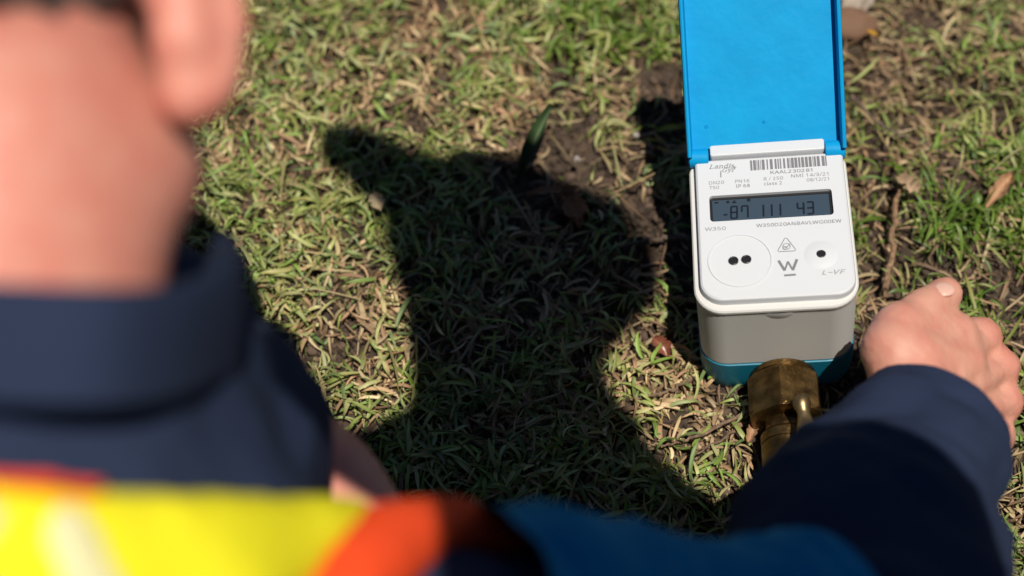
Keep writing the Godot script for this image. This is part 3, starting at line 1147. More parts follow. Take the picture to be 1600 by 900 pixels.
	for q in [[-0.0005, -0.0195, 0.0010], [-0.036, -0.019, 0.0012]]:
		mb = MB.new()
		flat_ring(mb, Vector3(q[0], 0, q[1]), 0.0004, q[2], 0.0020, 0.0026, 14)
		mb.moved(turn, 0)
		obj("moulding_dot", mb.commit(60), blue, lid)

func build_pipe() -> void:
	var brass := mat(tone(0.36, 0.22, 0.08), 0.34, 0.95)
	varied(brass, 0.42, 17, 22.0, 0.012)
	brass.normal_enabled = true
	brass.normal_texture = noise_tex(0.05, 4, 256, true, 4.0, 18)
	brass.normal_scale = 0.35
	brass.roughness_texture = noise_tex(0.02, 4, 256, false, 1.0, 19, ramp(Color(0.6, 0.6, 0.6), Color.WHITE))
	brass.roughness = 0.45
	var dull := mat(tone(0.50, 0.36, 0.18), 0.4, 0.85)
	varied(dull, 0.5, 23, 30.0, 0.012)
	var t := thing("brass_pipe", "brass pipe fitting with hex nut and small valve handle below the meter", "pipe fitting")
	t.transform = Transform3D(Basis.from_euler(Vector3(-0.0253, -0.0296, 0.1436)) * Basis.from_scale(Vector3.ONE * 1.014), Vector3(0.1694, 0.0185, -0.4823)) * Transform3D(Basis(), Vector3(0.0030, 0.0075, 0.0006))
	for far in 2:
		var flip := Transform3D(Basis(Vector3.UP, PI * far), Vector3(0, 0, -0.1122 * far))
		var mb := MB.new()
		lathe(mb, [Vector2(0.0190, 0.0), Vector2(0.0200, 0.0008), Vector2(0.0200, 0.0040), Vector2(0.0190, 0.0050)], 36)
		mb.moved(flip, 0)
		obj("collar", mb.commit(35), brass, t)
		mb = MB.new()
		# hex nut with rounded ends: six-sided between two turned faces
		var rs := []
		for q in [[0.0195, 0.0050, 1.0], [0.0222, 0.0062, 0.7], [0.0232, 0.0085, 0.0], [0.0232, 0.0315, 0.0], [0.0222, 0.0338, 0.7], [0.0190, 0.0350, 1.0]]:
			var r := PackedVector3Array()
			for i in 48:
				var a := TAU * i / 48.0
				var hexr: float = 0.0212 / cos(fposmod(a + PI / 6.0, PI / 3.0) - PI / 6.0)
				var rad := lerpf(minf(hexr, q[0] + 0.0012), minf(q[0], hexr), q[2])
				r.append(Vector3(cos(a + 0.12) * rad, sin(a + 0.12) * rad, q[1]))
			rs.append(r)
		mb.rows(rs)
		mb.fan(rs[0], true)
		mb.fan(rs[-1])
		mb.moved(flip, 0)
		obj("union_nut", mb.commit(22), brass, t)
		mb = MB.new()
		lathe(mb, [Vector2(0.0130, 0.0345), Vector2(0.0130, 0.0420), Vector2(0.0155, 0.0430), Vector2(0.0164, 0.0445), Vector2(0.0164, 0.0500), Vector2(0.0156, 0.0506), Vector2(0.0156, 0.0512), Vector2(0.0164, 0.0518), Vector2(0.0164, 0.0690), Vector2(0.0172, 0.0700), Vector2(0.0172, 0.0760), Vector2(0.0160, 0.0775), Vector2(0.0160, 0.1000)], 36)
		mb.moved(flip, 0)
		obj("barrel", mb.commit(30), brass, t)
		# elbow into the ground
		mb = MB.new()
		var pts := []
		for i in 9:
			var a := PI / 2 * i / 8.0
			pts.append(Vector3(0, -0.024 + 0.024 * cos(a), 0.100 + 0.024 * sin(a)))
		pts.append(Vector3(0, -0.09, 0.124))
		tube(mb, PackedVector3Array(pts), func(_t: float, _a: float) -> float: return 0.0158, 24)
		mb.moved(flip, 0)
		obj("elbow", mb.commit(40), brass, t)
	var hb := MB.new()
	lathe(hb, [Vector2(0.0004, -0.0055), Vector2(0.0030, -0.0048), Vector2(0.0050, -0.0025), Vector2(0.0056, 0.0), Vector2(0.0050, 0.0028), Vector2(0.0040, 0.0048), Vector2(0.0038, 0.0070), Vector2(0.0046, 0.0110), Vector2(0.0062, 0.0170), Vector2(0.0076, 0.0240), Vector2(0.0080, 0.0330), Vector2(0.0074, 0.0400), Vector2(0.0040, 0.0425)], 24)
	var o := obj("valve_handle", hb.commit(40), dull, t)
	o.transform = Transform3D(Basis(Vector3.UP, 0.10) * Basis(Vector3.RIGHT, 0.12), Vector3(0.0085, 0.0315, 0.0390))
	hb = MB.new()
	lathe(hb, [Vector2(0.0060, 0.0), Vector2(0.0060, 0.0120), Vector2(0.0045, 0.0130)], 20)
	o = obj("valve_stem", hb.commit(40), brass, t)
	o.transform = Transform3D(Basis(Vector3.RIGHT, -PI / 2), Vector3(0.0100, 0.0120, 0.0750))

# ------------------------------------------------------------------ people
var skin_noise := FastNoiseLite.new()
var untinted: Callable

func skin(p: Vector3) -> Color:
	var n := skin_noise.get_noise_3dv(p * 60.0)
	return Color(0.70, 0.345, 0.265).lerp(Color(0.66, 0.26, 0.205), clampf(0.5 + n * 0.9, 0.0, 1.0))

func worker_skin(p: Vector3) -> Color:
	var c := skin(p) * Color(0.94, 0.84, 0.82)
	var ear := clampf(1.0 - p.distance_to(Vector3(-0.0984, 0.5391, -0.3188)) / 0.06, 0.0, 1.0)
	var mid := clampf(1.0 - p.distance_to(Vector3(-0.1135, 0.5585, -0.2649)) / 0.07, 0.0, 1.0)
	return c.lerp(Color(0.60, 0.22, 0.165), clampf(ear * 0.75 + mid * 0.5, 0.0, 0.85))

func skin_mat() -> StandardMaterial3D:
	var m := mat(Color.WHITE, 0.52)
	m.vertex_color_use_as_albedo = true
	m.subsurf_scatter_enabled = true
	m.subsurf_scatter_strength = 0.12
	bumpy(m, noise_tex(0.09, 4, 256, true, 3.0, 41), 22.0, 0.35)
	return m

func cloth(c: Color, rough := 0.85, weave := 0.5) -> StandardMaterial3D:
	var m := mat(c, rough)
	m.rim_enabled = true
	m.rim = 0.05
	m.rim_tint = 1.0
	m.metallic_specular = 0.2
	bumpy(m, noise_tex(0.22, 2, 256, true, 3.0, 51), 18.0, weave)
	return m

func sleeve(path: PackedVector3Array, radii: Array, seed_: int, wrinkle: float, squash := 1.0, up := Vector3.UP) -> ArrayMesh:
	var mb := MB.new()
	var n := fine_noise(1.0, seed_)
	var rad := func(t: float, a: float) -> float:
		var f := t * (radii.size() - 1)
		var k := mini(int(f), radii.size() - 2)
		var r: float = lerpf(radii[k], radii[k + 1], smoothstep(0.0, 1.0, f - k))
		var fold := n.get_noise_3d(t * 7.0, cos(a) * 0.8, sin(a) * 0.8) + 0.5 * n.get_noise_3d(t * 15.0 + 30.0, cos(a) * 1.5, sin(a) * 1.5)
		var calm := smoothstep(0.0, 0.10, t)
		return r * (1.0 + (squash - 1.0) * sin(a) * sin(a)) + wrinkle * fold * (0.25 + 0.75 * calm) + 0.0012 * smoothstep(0.09, 0.085, t)
	tube(mb, path, rad, 40, false, up)
	# turned-in hem at the cuff
	var inner := PackedVector3Array()
	for i in 5:
		inner.append(path[0].lerp(path[4], i * 0.25))
	var r0: float = radii[0]
	tube(mb, inner, func(t: float, a: float) -> float: return (r0 * (1.0 + (squash - 1.0) * sin(a) * sin(a)) + 0.0012) * (1.0 if t < 0.01 else 0.955), 40, false, up)
	return mb.commit(60)

func build_worker() -> void:
	skin_noise.seed = 5
	skin_noise.frequency = 1.0
	skin_noise.fractal_octaves = 3
	var t := thing("person", "person crouching in navy work clothes and yellow safety vest, fist beside the meter", "person")
	# ---- skeleton, in metres
	var nape := Vector3(-0.1977, 0.4223, -0.2735)
	var skull := Vector3(-0.2092, 0.4926, -0.4048)
	var hip := Vector3(-0.17, 0.20, 0.16)
	var sh_r := Vector3(-0.0244, 0.3008, -0.1733)
	var el_r := Vector3(0.1361, 0.2309, -0.1935)
	var wr_r := Vector3(0.2318, 0.1114, -0.4080)
	var sh_l := Vector3(-0.345, 0.36, -0.22)
	var el_l := Vector3(-0.1901, 0.2078, -0.4019)
	var wr_l := Vector3(-0.0484, 0.1912, -0.2716)
	var mid := Vector3(-0.17, 0.31, -0.05)
	var chest := Vector3(-0.175, 0.35, -0.17)
	# ---- right fist in its own frame, thumb side uppermost in the hand
	var k_index := Vector3(0.2655, 0.0957, -0.4678)
	var k_small := Vector3(0.2773, 0.0648, -0.4089)
	var hand_t := frame((k_index + k_small) * 0.5 - wr_r, k_index - k_small, wr_r)
	var hb := hand_bones(hand_t, [1.15, 1.55, 0.9], [1])
	hb.append([Vector3(0.2236, 0.1160, -0.4210), Vector3(0.2164, 0.1204, -0.4451), 0.0200, 0.0175])
	hb.append([Vector3(0.2179, 0.1210, -0.4460), Vector3(0.2220, 0.1204, -0.4603), 0.0165, 0.0135])
	hb.append([Vector3(0.2220, 0.1204, -0.4603), Vector3(0.2394, 0.1148, -0.4757), 0.0125, 0.0112])
	hb.append([Vector3(0.2394, 0.1148, -0.4757), Vector3(0.2552, 0.1112, -0.4889), 0.0112, 0.0102])
	hb.append([Vector3(0.2290, 0.1198, -0.4404), Vector3(0.2601, 0.1004, -0.4471), 0.0170, 0.0150])
	hb.append([Vector3(0.2224, 0.1111, -0.4453), Vector3(0.2499, 0.0955, -0.4204), 0.0170, 0.0170])
	hb.append([wr_r, el_r.lerp(wr_r, 0.75), 0.027, 0.029])
	hb.append([Vector3(0.2235, 0.1173, -0.4553), Vector3(0.2591, 0.1034, -0.4651), 0.0165, 0.0140])
	for f in 4:
		var mk: Vector3 = [Vector3(0.030, 0.004, 0.080), Vector3(0.010, 0.008, 0.085), Vector3(-0.010, 0.007, 0.081), Vector3(-0.028, 0.001, 0.073)][f]
		hb.append([hand_t * Vector3(mk.x * 0.5, 0.0125, 0.025), hand_t * (mk + Vector3(0, 0.004, -0.006)), 0.0035, 0.0045])
		hb.append([hand_t * mk, hand_t * (mk + Vector3(0, -0.004, 0.005)), 0.0098, 0.0092])
	var hand := crumple(grow(hb, 0.003, 0.0058, func(p: Vector3) -> Color:
		var c := skin(p) * Color(0.82, 0.86, 0.82)
		var q := hand_t.affine_inverse() * p
		var red := clampf(1.0 - absf(q.z - 0.088) / 0.016, 0.0, 1.0) * clampf((q.y + 0.01) / 0.02, 0.0, 1.0)
		return c.lerp(Color(0.58, 0.20, 0.14), red * 0.55)), fine_noise(210.0, 63), 0.0008)
	# ---- left forearm and hand resting on the thigh
	var hand_l := frame(wr_l - el_l, Vector3(0, 0.9, -0.4), wr_l)
	var lb := hand_bones(Transform3D(Basis(hand_l.basis.x, -hand_l.basis.y, hand_l.basis.z), wr_l), [0.4, 0.5, 0.3])
	lb.append([wr_l, wr_l.lerp(el_l, 0.35), 0.027, 0.034])
	lb.append([wr_l.lerp(el_l, 0.35), el_l, 0.036, 0.044])
	var arm_l := grow(lb, 0.005, 0.012, worker_skin)
	# ---- head, neck and ear
	var fwd := Vector3(-0.4744, -0.1779, -1.0301) - Vector3(-0.1672, 0.5743, -0.3467)
	fwd = fwd.normalized()
	var upv := (Vector3(-0.1939, 0.5309, -0.4566) - skull).normalized()
	upv = (upv - fwd * upv.dot(fwd)).normalized()
	var rt := fwd.cross(upv)
	var hd := []
	hd.append([skull - fwd * 0.025 + upv * 0.02, skull + fwd * 0.035 + upv * 0.02, 0.078, 0.072])
	hd.append([skull + fwd * 0.01 - upv * 0.02, skull + fwd * 0.055 - upv * 0.03, 0.066, 0.055])
	hd.append([skull + fwd * 0.085 - upv * 0.010, skull + fwd * 0.103 - upv * 0.035, 0.011, 0.014])
	hd.append([skull + fwd * 0.075 - upv * 0.068, skull + fwd * 0.078 - upv * 0.090, 0.026, 0.022])
	for s in [-1, 1]:
		hd.append([skull + rt * 0.052 * s + fwd * 0.02 - upv * 0.055, skull + rt * 0.02 * s + fwd * 0.072 - upv * 0.088, 0.022, 0.020])
		hd.append([skull + rt * 0.034 * s + fwd * 0.068 - upv * 0.030, skull + rt * 0.046 * s + fwd * 0.045 - upv * 0.025, 0.022, 0.022])
		hd.append([skull + rt * 0.020 * s + fwd * 0.080 + upv * 0.014, skull + rt * 0.046 * s + fwd * 0.068 + upv * 0.012, 0.013, 0.012])
	# neck as broad columns from the skull's base to the shoulders
	hd.append([skull - upv * 0.035 - fwd * 0.012, nape, 0.062, 0.060])
	hd.append([Vector3(-0.1444, 0.4450, -0.3286), Vector3(-0.1720, 0.4241, -0.2763), 0.028, 0.032])
	hd.append([Vector3(-0.1704, 0.4796, -0.3425), Vector3(-0.1772, 0.4385, -0.2654), 0.040, 0.042])
	hd.append([Vector3(-0.1366, 0.4347, -0.3461), Vector3(-0.1569, 0.4458, -0.3450), 0.020, 0.028])
	hd.append([Vector3(-0.1474, 0.4391, -0.4136), Vector3(-0.1437, 0.4166, -0.3812), 0.022, 0.020])
	hd.append([Vector3(-0.1592, 0.4522, -0.3402), Vector3(-0.1675, 0.4241, -0.2763), 0.034, 0.034])
	hd.append([nape, chest, 0.068, 0.09])
	var head := grow(hd, 0.005, 0.022, worker_skin)
	# right ear, seen from behind: rim, lobe and the shell that joins the head
	var eb := []
	var rim := [Vector3(-0.1221, 0.5221, -0.3992), Vector3(-0.1088, 0.5222, -0.4068), Vector3(-0.0983, 0.5129, -0.3996), Vector3(-0.0955, 0.4999, -0.3824), Vector3(-0.0969, 0.4882, -0.3638), Vector3(-0.1000, 0.4820, -0.3519), Vector3(-0.1048, 0.4781, -0.3438), Vector3(-0.1103, 0.4770, -0.3402)]
	for i in rim.size() - 1:
		eb.append([rim[i], rim[i + 1], 0.0046 if i < 5 else 0.0062, 0.0046 if i < 4 else 0.0064])
	eb.append([rim[6], rim[7], 0.0072, 0.0070])
	eb.append([Vector3(-0.1093, 0.5098, -0.3907), Vector3(-0.1082, 0.4889, -0.3574), 0.0080, 0.0085])
	eb.append([Vector3(-0.1158, 0.5115, -0.3860), Vector3(-0.1119, 0.4935, -0.3534), 0.0085, 0.0085])
	eb.append([Vector3(-0.1242, 0.5118, -0.3827), Vector3(-0.1223, 0.4997, -0.3708), 0.0090, 0.0070])
	eb.append([Vector3(-0.1318, 0.5130, -0.3845), Vector3(-0.1305, 0.4990, -0.3773), 0.0090, 0.0070])
	eb.append([Vector3(-0.1123, 0.4920, -0.3547), Vector3(-0.1112, 0.4804, -0.3419), 0.0085, 0.0085])
	var ear := grow(eb, 0.003, 0.008, worker_skin)
	var eb2 := []
	var mid_plane := skull
	for b in eb:
		var a0: Vector3 = b[0]
		var a1: Vector3 = b[1]
		a0 -= rt * 2.0 * (a0 - mid_plane).dot(rt)
		a1 -= rt * 2.0 * (a1 - mid_plane).dot(rt)
		eb2.append([a0, a1, b[2], b[3]])
	var ear2 := grow(eb2, 0.004, 0.008, worker_skin)
	# the rest of the body under the clothes
	var core := [[nape, chest, 0.07, 0.09], [chest, mid, 0.10, 0.095], [mid, hip, 0.095, 0.11], [chest, sh_r, 0.07, 0.05], [chest, sh_l, 0.07, 0.05],
		[sh_r, el_r, 0.046, 0.038], [el_r, wr_r, 0.038, 0.027], [sh_l, el_l, 0.046, 0.038]]
	var body := grow(core, 0.012, 0.04, worker_skin)
	obj("body", joined([body, head, ear, ear2, hand, arm_l]), skin_mat(), t)
	# thumb nail
	var sp := SphereMesh.new()
	sp.radius = 1.0
	sp.height = 2.0
	sp.radial_segments = 16
	sp.rings = 8
	var nail_m := mat(tone(0.66, 0.40, 0.32), 0.3)
	var nail := obj("thumb_nail", sp, nail_m, t)
	var td: Vector3 = (Vector3(0.2548, 0.1104, -0.4876) - Vector3(0.2394, 0.1148, -0.4757)).normalized()
	var nt := frame(td, Vector3(1, 0.2, 0.6), Vector3(0.2515, 0.1218, -0.4854))
	nail.transform = Transform3D(nt.basis * Basis.from_scale(Vector3(0.0062, 0.0022, 0.0068)), nt.origin)
	# eyes and mouth of the hidden face
	for s in [-1, 1]:
		var e := obj("eye", sp, mat(tone(0.55, 0.53, 0.5), 0.2), t)
		e.transform = Transform3D(Basis.from_scale(Vector3.ONE * 0.0115), skull + rt * 0.031 * s + fwd * 0.083 - upv * 0.004)
	var lips := obj("mouth", sp, mat(tone(0.42, 0.16, 0.13), 0.5), t)
	lips.transform = Transform3D(Basis(rt, upv, -fwd) * Basis.from_scale(Vector3(0.024, 0.006, 0.008)), skull + fwd * 0.098 - upv * 0.066)
	# cropped hair over the back and top of the skull
	var hairb := [[skull - fwd * 0.025 + upv * 0.02, skull + fwd * 0.035 + upv * 0.022, 0.083, 0.077]]
	var hm := cloth(tone(0.17, 0.13, 0.115), 0.8, 1.4)
	var hair := grow(hairb, 0.006, 0.01, untinted, [[(fwd * 0.75 - upv * 0.65).normalized(), (fwd * 0.75 - upv * 0.65).normalized().dot(skull) + 0.022], [-upv, -upv.dot(skull) + 0.022]])
	obj("hair", crumple(hair, fine_noise(90.0, 61), 0.004), hm, t)
	# ---- clothes
	var navy := cloth(tone(0.021, 0.031, 0.066), 0.9)
	var shirt_b := [[nape - upv * 0.02, chest, 0.075, 0.105], [chest, mid, 0.118, 0.112], [mid, hip, 0.112, 0.125], [chest, sh_r, 0.075, 0.070], [chest, sh_l, 0.085, 0.066],
		[Vector3(-0.1547, 0.4022, -0.2601), Vector3(-0.1279, 0.3196, -0.2601), 0.050, 0.042], [Vector3(-0.1787, 0.4158, -0.2630), Vector3(-0.1638, 0.3805, -0.2254), 0.055, 0.06], [Vector3(-0.1318, 0.3528, -0.3132), Vector3(-0.1270, 0.2926, -0.3112), 0.031, 0.040], [Vector3(-0.1270, 0.2926, -0.3112), Vector3(-0.1251, 0.2566, -0.2914), 0.040, 0.045]]
	var shirt := crumple(grow(shirt_b, 0.008, 0.03, untinted), fine_noise(14.0, 71), 0.006)
	obj("shirt", shirt, navy, t)
	# fold-down collar standing round the neck
	var cmb := MB.new()
	var crs := []
	for band in [[0.0, 0.0], [0.0025, 0.35], [0.004, 0.85], [0.007, 1.0], [0.010, 0.9], [0.013, 0.45], [0.016, -0.15], [0.018, -0.75], [0.0165, -0.8], [0.006, -0.35]]:
		var r := PackedVector3Array()
		for j in 41:
			var u := j / 40.0
			var q: Vector3 = smooth_path([Vector3(-0.2775, 0.4191, -0.2871), Vector3(-0.2234, 0.4684, -0.2529), Vector3(-0.1659, 0.4890, -0.2386), Vector3(-0.1331, 0.4885, -0.2378), Vector3(-0.1188, 0.4676, -0.2515), Vector3(-0.1130, 0.4362, -0.2769), Vector3(-0.1126, 0.4087, -0.2988), Vector3(-0.1259, 0.3735, -0.3275)], 40)[j]
			var outw := (q - (nape + upv * 0.0)).normalized()
			outw = (outw - upv * outw.dot(upv)).normalized()
			var tall := lerpf(0.019, 0.025, smoothstep(0.6, 0.95, u))
			r.append(q + outw * band[0] + upv * band[1] * tall)
		crs.append(r)
	cmb.rows(crs, false)
	obj("collar", cmb.commit(60), navy, t)
	# right sleeve from cuff to shoulder, left sleeve rolled above the forearm
	var cuff: Vector3 = Vector3(0.2299, 0.1224, -0.3936)
	var path := smooth_path([cuff, Vector3(0.1979, 0.1518, -0.3407), Vector3(0.1671, 0.1882, -0.2857), Vector3(0.1373, 0.2228, -0.2183), Vector3(0.0878, 0.2402, -0.1801), Vector3(0.0256, 0.2695, -0.1798), sh_r], 60)
	obj("sleeve", sleeve(path, [0.0425, 0.052, 0.062, 0.067, 0.066, 0.066, 0.066, 0.07, 0.07], 81, 0.0085, 0.92), navy, t)
	path = smooth_path([Vector3(-0.1213, 0.1843, -0.3304), Vector3(-0.1396, 0.1867, -0.3492), Vector3(-0.1657, 0.1923, -0.3771), el_l, Vector3(-0.2284, 0.2408, -0.3792), sh_l + Vector3(0.03, 0.0, -0.05), sh_l], 44)
	obj("sleeve", sleeve(path, [0.047, 0.050, 0.053, 0.055, 0.060, 0.062, 0.06], 83, 0.004), navy, t)
	# trousers and boots, kneeling
	var tr := [[hip, hip + Vector3(-0.08, -0.02, 0.02), 0.12, 0.11], [hip, hip + Vector3(0.08, -0.02, 0.02), 0.12, 0.11],
		[hip + Vector3(0.09, -0.03, 0.02), Vector3(-0.03, 0.085, -0.10), 0.098, 0.078], [hip + Vector3(-0.09, -0.03, 0.02), Vector3(-0.33, 0.085, -0.10), 0.098, 0.078],
		[Vector3(-0.03, 0.07, -0.10), Vector3(-0.06, 0.06, 0.28), 0.07, 0.052], [Vector3(-0.33, 0.07, -0.10), Vector3(-0.29, 0.06, 0.28), 0.07, 0.052]]
	obj("trousers", crumple(grow(tr, 0.012, 0.03, untinted), fine_noise(14.0, 75), 0.008), cloth(tone(0.02, 0.026, 0.045), 0.9), t)
	for s in [0, 1]:
		var x := -0.06 if s == 0 else -0.29
		var bt := [[Vector3(x, 0.06, 0.27), Vector3(x, 0.06, 0.35), 0.055, 0.05], [Vector3(x, 0.085, 0.36), Vector3(x, 0.05, 0.42), 0.045, 0.042], [Vector3(x, 0.045, 0.40), Vector3(x, 0.04, 0.345), 0.04, 0.038]]
		obj("boot", grow(bt, 0.01, 0.02, untinted), mat(tone(0.10, 0.06, 0.035), 0.6), t)
	# safety vest: a shell over the shirt, cut at neckline and armholes
	var vest_b := [[nape, chest, 0.090, 0.120], [chest, mid, 0.129, 0.123], [mid, hip, 0.123, 0.133], [chest, sh_r, 0.085, 0.080], [chest, sh_l, 0.095, 0.078],
		[Vector3(-0.1574, 0.3933, -0.2648), Vector3(-0.1290, 0.3150, -0.2621), 0.056, 0.052], [Vector3(-0.1820, 0.4070, -0.2678), Vector3(-0.1638, 0.3805, -0.2254), 0.063, 0.070]]
	var nn := Vector3(0.0078, 0.3714, -0.9284)
	var nd := nn.dot(Vector3(-0.1422, 0.4418, -0.2102))
	var an := Vector3(0.9068, -0.0827, 0.4133)
	var ad := an.dot(Vector3(-0.0548, 0.3356, -0.2291))
	var yellow := cloth(tone(0.76, 0.70, 0.02), 0.75, 0.4)
	var orange := cloth(tone(0.80, 0.075, 0.02), 0.75, 0.4)
	var silver := cloth(tone(0.70, 0.66, 0.38), 0.45, 0.3)
	var vn := fine_noise(13.0, 77)
	var vest := obj("vest", crumple(grow(vest_b, 0.008, 0.03, untinted, [[nn, nd], [an, ad], [Vector3(-0.98, 0.0, -0.2), 0.33]]), vn, 0.005), yellow, t)
	obj("neck_trim", crumple(grow(vest_b, 0.006, 0.03, untinted, [[nn, nd + 0.0025], [-nn, -nd + 0.0025], [Vector3.RIGHT, -0.1193]], 0.0035), vn, 0.005), orange, vest)
	var ob := []
	var op := smooth_path([Vector3(-0.0634, 0.4014, -0.1833), Vector3(-0.0534, 0.3830, -0.2068), Vector3(-0.0418, 0.3607, -0.2277), Vector3(-0.0268, 0.3333, -0.2443), Vector3(-0.0039, 0.3022, -0.2510)], 10)
	for q in 10:
		ob.append([op[q], op[q + 1], 0.0130 - 0.0004 * q, 0.0130 - 0.0004 * q])
	obj("armhole_trim", crumple(grow(ob, 0.004, 0.012, untinted), vn, 0.004), orange, vest)
	for s in [-1, 1]:
		var sn: Vector3 = (Vector3(1, 0, 0.62 * s)).normalized()
		var sd := sn.dot(Vector3(-0.1411, 0.4367, -0.2021)) + 0.0
		var zcut := nn.dot(Vector3(-0.1411, 0.4383, -0.2047))
		obj("reflective_tape", crumple(grow(vest_b, 0.006, 0.03, untinted, [[sn, sd + 0.008], [-sn, -sd + 0.008], [nn, zcut]], 0.003 + 0.0008 * s), vn, 0.005), silver, vest)
	# bright blue shoulder panel of the sleeve
	var bluec := cloth(tone(0.004, 0.19, 0.40), 0.8)
	var pp := smooth_path([Vector3(0.1343, 0.2462, -0.2275), Vector3(0.0958, 0.2614, -0.2140), Vector3(0.0598, 0.2753, -0.2080), Vector3(0.0256, 0.2884, -0.2102), Vector3(-0.0099, 0.3065, -0.2014)], 30)
	obj("sleeve_panel", sleeve(pp, [0.050, 0.054, 0.053, 0.057, 0.060], 91, 0.006), bluec, t)

func build_unseen_person() -> void:  # out of view; pose and place shaped so the shadow falls on the lawn
	var t := thing("person", "person in a peaked cap with folded arms, out of view, placed to cast the long shadow", "person")
	var sun := Vector3(0.0906, 0.9703, 0.2243)
	var head := Vector3(0.1161, 1.2200, -0.2804)
	var neck := Vector3(0.1044, 1.1400, -0.2067)
	var chest := Vector3(0.1589, 1.0800, -0.0500)
	var sh_l := Vector3(0.1262, 1.1000, -0.1235)
	var sh_r := Vector3(0.1746, 1.1200, -0.0582)
	var hip := Vector3(0.25, 0.82, 0.42)
	var el_r := Vector3(0.2477, 1.0400, -0.1045)  # elbows placed to shade the worker's sleeve and bare forearm
	var el_l := Vector3(0.0112, 1.1000, -0.1542)
	var wr_r := Vector3(0.1749, 1.0200, -0.0872)
	var wr_l := Vector3(0.0951, 1.0600, -0.1203)
	var foot_r := Vector3(0.38, 0.08, 0.56)
	var foot_l := Vector3(0.17, 0.08, 0.62)
	var kn_r := Vector3(0.38, 0.43, 0.38)
	var kn_l := Vector3(0.17, 0.43, 0.42)
	var tip := Vector3(-0.0169, 1.2000, -0.4068)
	var up := (head - neck).normalized()
	var face := tip - head
	face = (face - up * face.dot(up)).normalized()
	var rt := face.cross(up)
	var hb := [[head + up * 0.02 - face * 0.02, head + up * 0.02 + face * 0.02, 0.072, 0.070], [head - up * 0.02, head - up * 0.045 + face * 0.03, 0.062, 0.05],
		[head + face * 0.075 - up * 0.005, head + face * 0.092 - up * 0.03, 0.010, 0.013], [head + face * 0.06 - up * 0.085, head + face * 0.05 - up * 0.08, 0.022, 0.022],
		[head - up * 0.03, neck, 0.054, 0.058], [neck, chest, 0.06, 0.08]]
	for s in [-1, 1]:
		hb.append([head + rt * 0.075 * s - face * 0.01, head + rt * 0.072 * s - up * 0.035, 0.012, 0.009])
	var skin_body := grow(hb, 0.008, 0.02, skin)
	var hands := []
	hands.append_array(hand_bones(frame(Vector3(-0.7, -0.2, 0.4), Vector3(0.1, 0.9, 0.2), wr_r), [0.5, 0.7, 0.4]))
	var fl := frame(Vector3(0.7, -0.2, 0.4), Vector3(-0.1, 0.9, 0.2), wr_l)
	hands.append_array(hand_bones(Transform3D(Basis(fl.basis.x, -fl.basis.y, fl.basis.z), wr_l), [0.5, 0.7, 0.4]))
	hands.append_array([[wr_r, el_r, 0.027, 0.036], [wr_l, el_l, 0.027, 0.036], [el_r, sh_r, 0.038, 0.044], [el_l, sh_l, 0.038, 0.044], [sh_r, neck.lerp(chest, 0.3), 0.044, 0.05], [sh_l, neck.lerp(chest, 0.3), 0.040, 0.05]])
	obj("body", joined([skin_body, grow(hands, 0.006, 0.008, skin)]), skin_mat(), t)
	var jb := [[neck - up * 0.02, chest, 0.062, 0.10], [chest, hip, 0.115, 0.13], [neck.lerp(chest, 0.25), sh_r, 0.060, 0.062], [neck.lerp(chest, 0.25), sh_l, 0.056, 0.048], [sh_r, el_r, 0.056, 0.050], [sh_l, el_l, 0.045, 0.037], [el_r, wr_r, 0.048, 0.038], [el_l, wr_l, 0.034, 0.032]]
	obj("jacket", crumple(grow(jb, 0.014, 0.035, untinted), fine_noise(12.0, 101), 0.008), cloth(tone(0.05, 0.06, 0.07)), t)
	var tb := [[hip, hip + Vector3(0.09, -0.04, 0), 0.13, 0.11], [hip, hip + Vector3(-0.09, -0.04, 0), 0.13, 0.11], [hip + Vector3(0.09, -0.05, 0), kn_r, 0.085, 0.065], [hip + Vector3(-0.09, -0.05, 0), kn_l, 0.095, 0.07], [kn_r, foot_r, 0.068, 0.055], [kn_l, foot_l, 0.068, 0.055]]
	obj("trousers", crumple(grow(tb, 0.016, 0.03, untinted), fine_noise(12.0, 103), 0.008), cloth(tone(0.03, 0.04, 0.06)), t)
	for f in [foot_r, foot_l]:
		obj("shoe", grow([[f + Vector3(0, -0.03, 0.03), f + Vector3(0, -0.035, -0.14), 0.045, 0.042]], 0.01, 0.02, untinted, [[Vector3.DOWN, 0.0]]), mat(tone(0.04, 0.035, 0.03), 0.5), t)
	# cap with a stiff peak, narrowed to shape the tip of its shadow
	var cap_m := cloth(tone(0.03, 0.04, 0.07))
	var cut := -(up * 0.94 - face * 0.1).normalized()
	var cap := obj("cap", grow([[head + up * 0.025 - face * 0.022, head + up * 0.03 + face * 0.020, 0.079, 0.077]], 0.007, 0.02, untinted, [[cut, cut.dot(head + up * 0.02)]]), cap_m, t)
	var pk := []
	var root := head + up * 0.035 + face * 0.055
	var along := tip - root
	var across := along.cross(sun).normalized()
	for q in 5:
		var o := (q - 2) * 0.013
		pk.append([root + across * o, tip + across * o * 0.45 - along * absf(o) * 4.0, 0.013, 0.007])
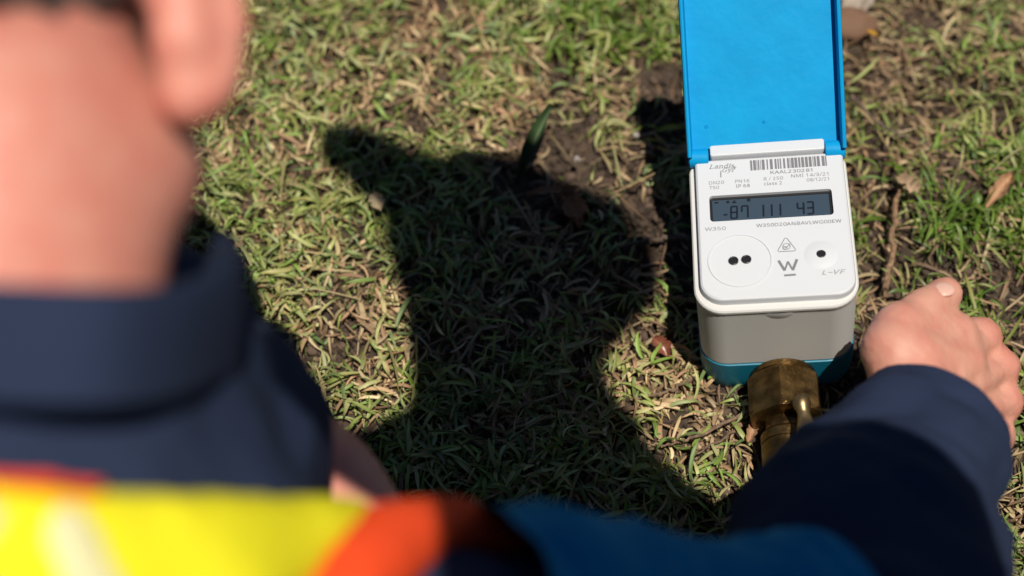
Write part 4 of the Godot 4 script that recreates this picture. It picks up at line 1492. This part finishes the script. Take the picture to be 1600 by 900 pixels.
	obj("peak", grow(pk, 0.006, 0.012, untinted), cap_m, cap)

func _ready() -> void:
	# ---- camera
	var cam := Camera3D.new()
	cam.name = "camera"
	cam.transform = Transform3D(Basis(Vector3.RIGHT, deg_to_rad(-58.0)), Vector3(0, 0.9, 0))
	var at := CameraAttributesPhysical.new()
	at.frustum_focal_length = 65.66
	at.frustum_near = 0.02
	at.frustum_far = 400.0
	at.exposure_aperture = 3.3
	at.frustum_focus_distance = 0.97
	cam.attributes = at
	cam.far = 400.0
	add_child(cam)
	cam.current = true
	# ---- sky, sun and exposure
	var we := WorldEnvironment.new()
	we.name = "world"
	var env := Environment.new()
	env.background_mode = Environment.BG_SKY
	var sm := ProceduralSkyMaterial.new()
	sm.sky_top_color = Color(0.30, 0.40, 0.56)
	sm.sky_horizon_color = Color(0.68, 0.70, 0.72)
	sm.sky_curve = 0.12
	sm.ground_horizon_color = Color(0.40, 0.42, 0.36)
	sm.ground_bottom_color = Color(0.12, 0.12, 0.08)
	sm.sun_angle_max = 5.0
	var sky := Sky.new()
	sky.sky_material = sm
	env.sky = sky
	env.background_energy_multiplier = 0.47
	env.tonemap_mode = Environment.TONE_MAPPER_LINEAR
	env.tonemap_exposure = 1.15
	env.sdfgi_enabled = true
	env.ssao_enabled = true
	env.ssil_enabled = true
	we.environment = env
	add_child(we)
	var sun := DirectionalLight3D.new()
	sun.name = "sun"
	add_child(sun)
	sun.look_at_from_position(Vector3(0.0906, 0.9703, 0.2243) * 10.0, Vector3.ZERO, Vector3.BACK)
	sun.light_energy = 1.4
	sun.light_color = Color(1.0, 0.965, 0.91)
	sun.light_angular_distance = 0.5
	sun.shadow_enabled = true
	# ---- the place and what is in it
	var t0 := Time.get_ticks_msec()
	build_ground()
	build_grass()
	print("lawn ", Time.get_ticks_msec() - t0)
	build_meter()
	build_pipe()
	print("meter ", Time.get_ticks_msec() - t0)
	build_worker()
	print("worker ", Time.get_ticks_msec() - t0)
	build_unseen_person()
	print("photographer ", Time.get_ticks_msec() - t0)
	build_litter()
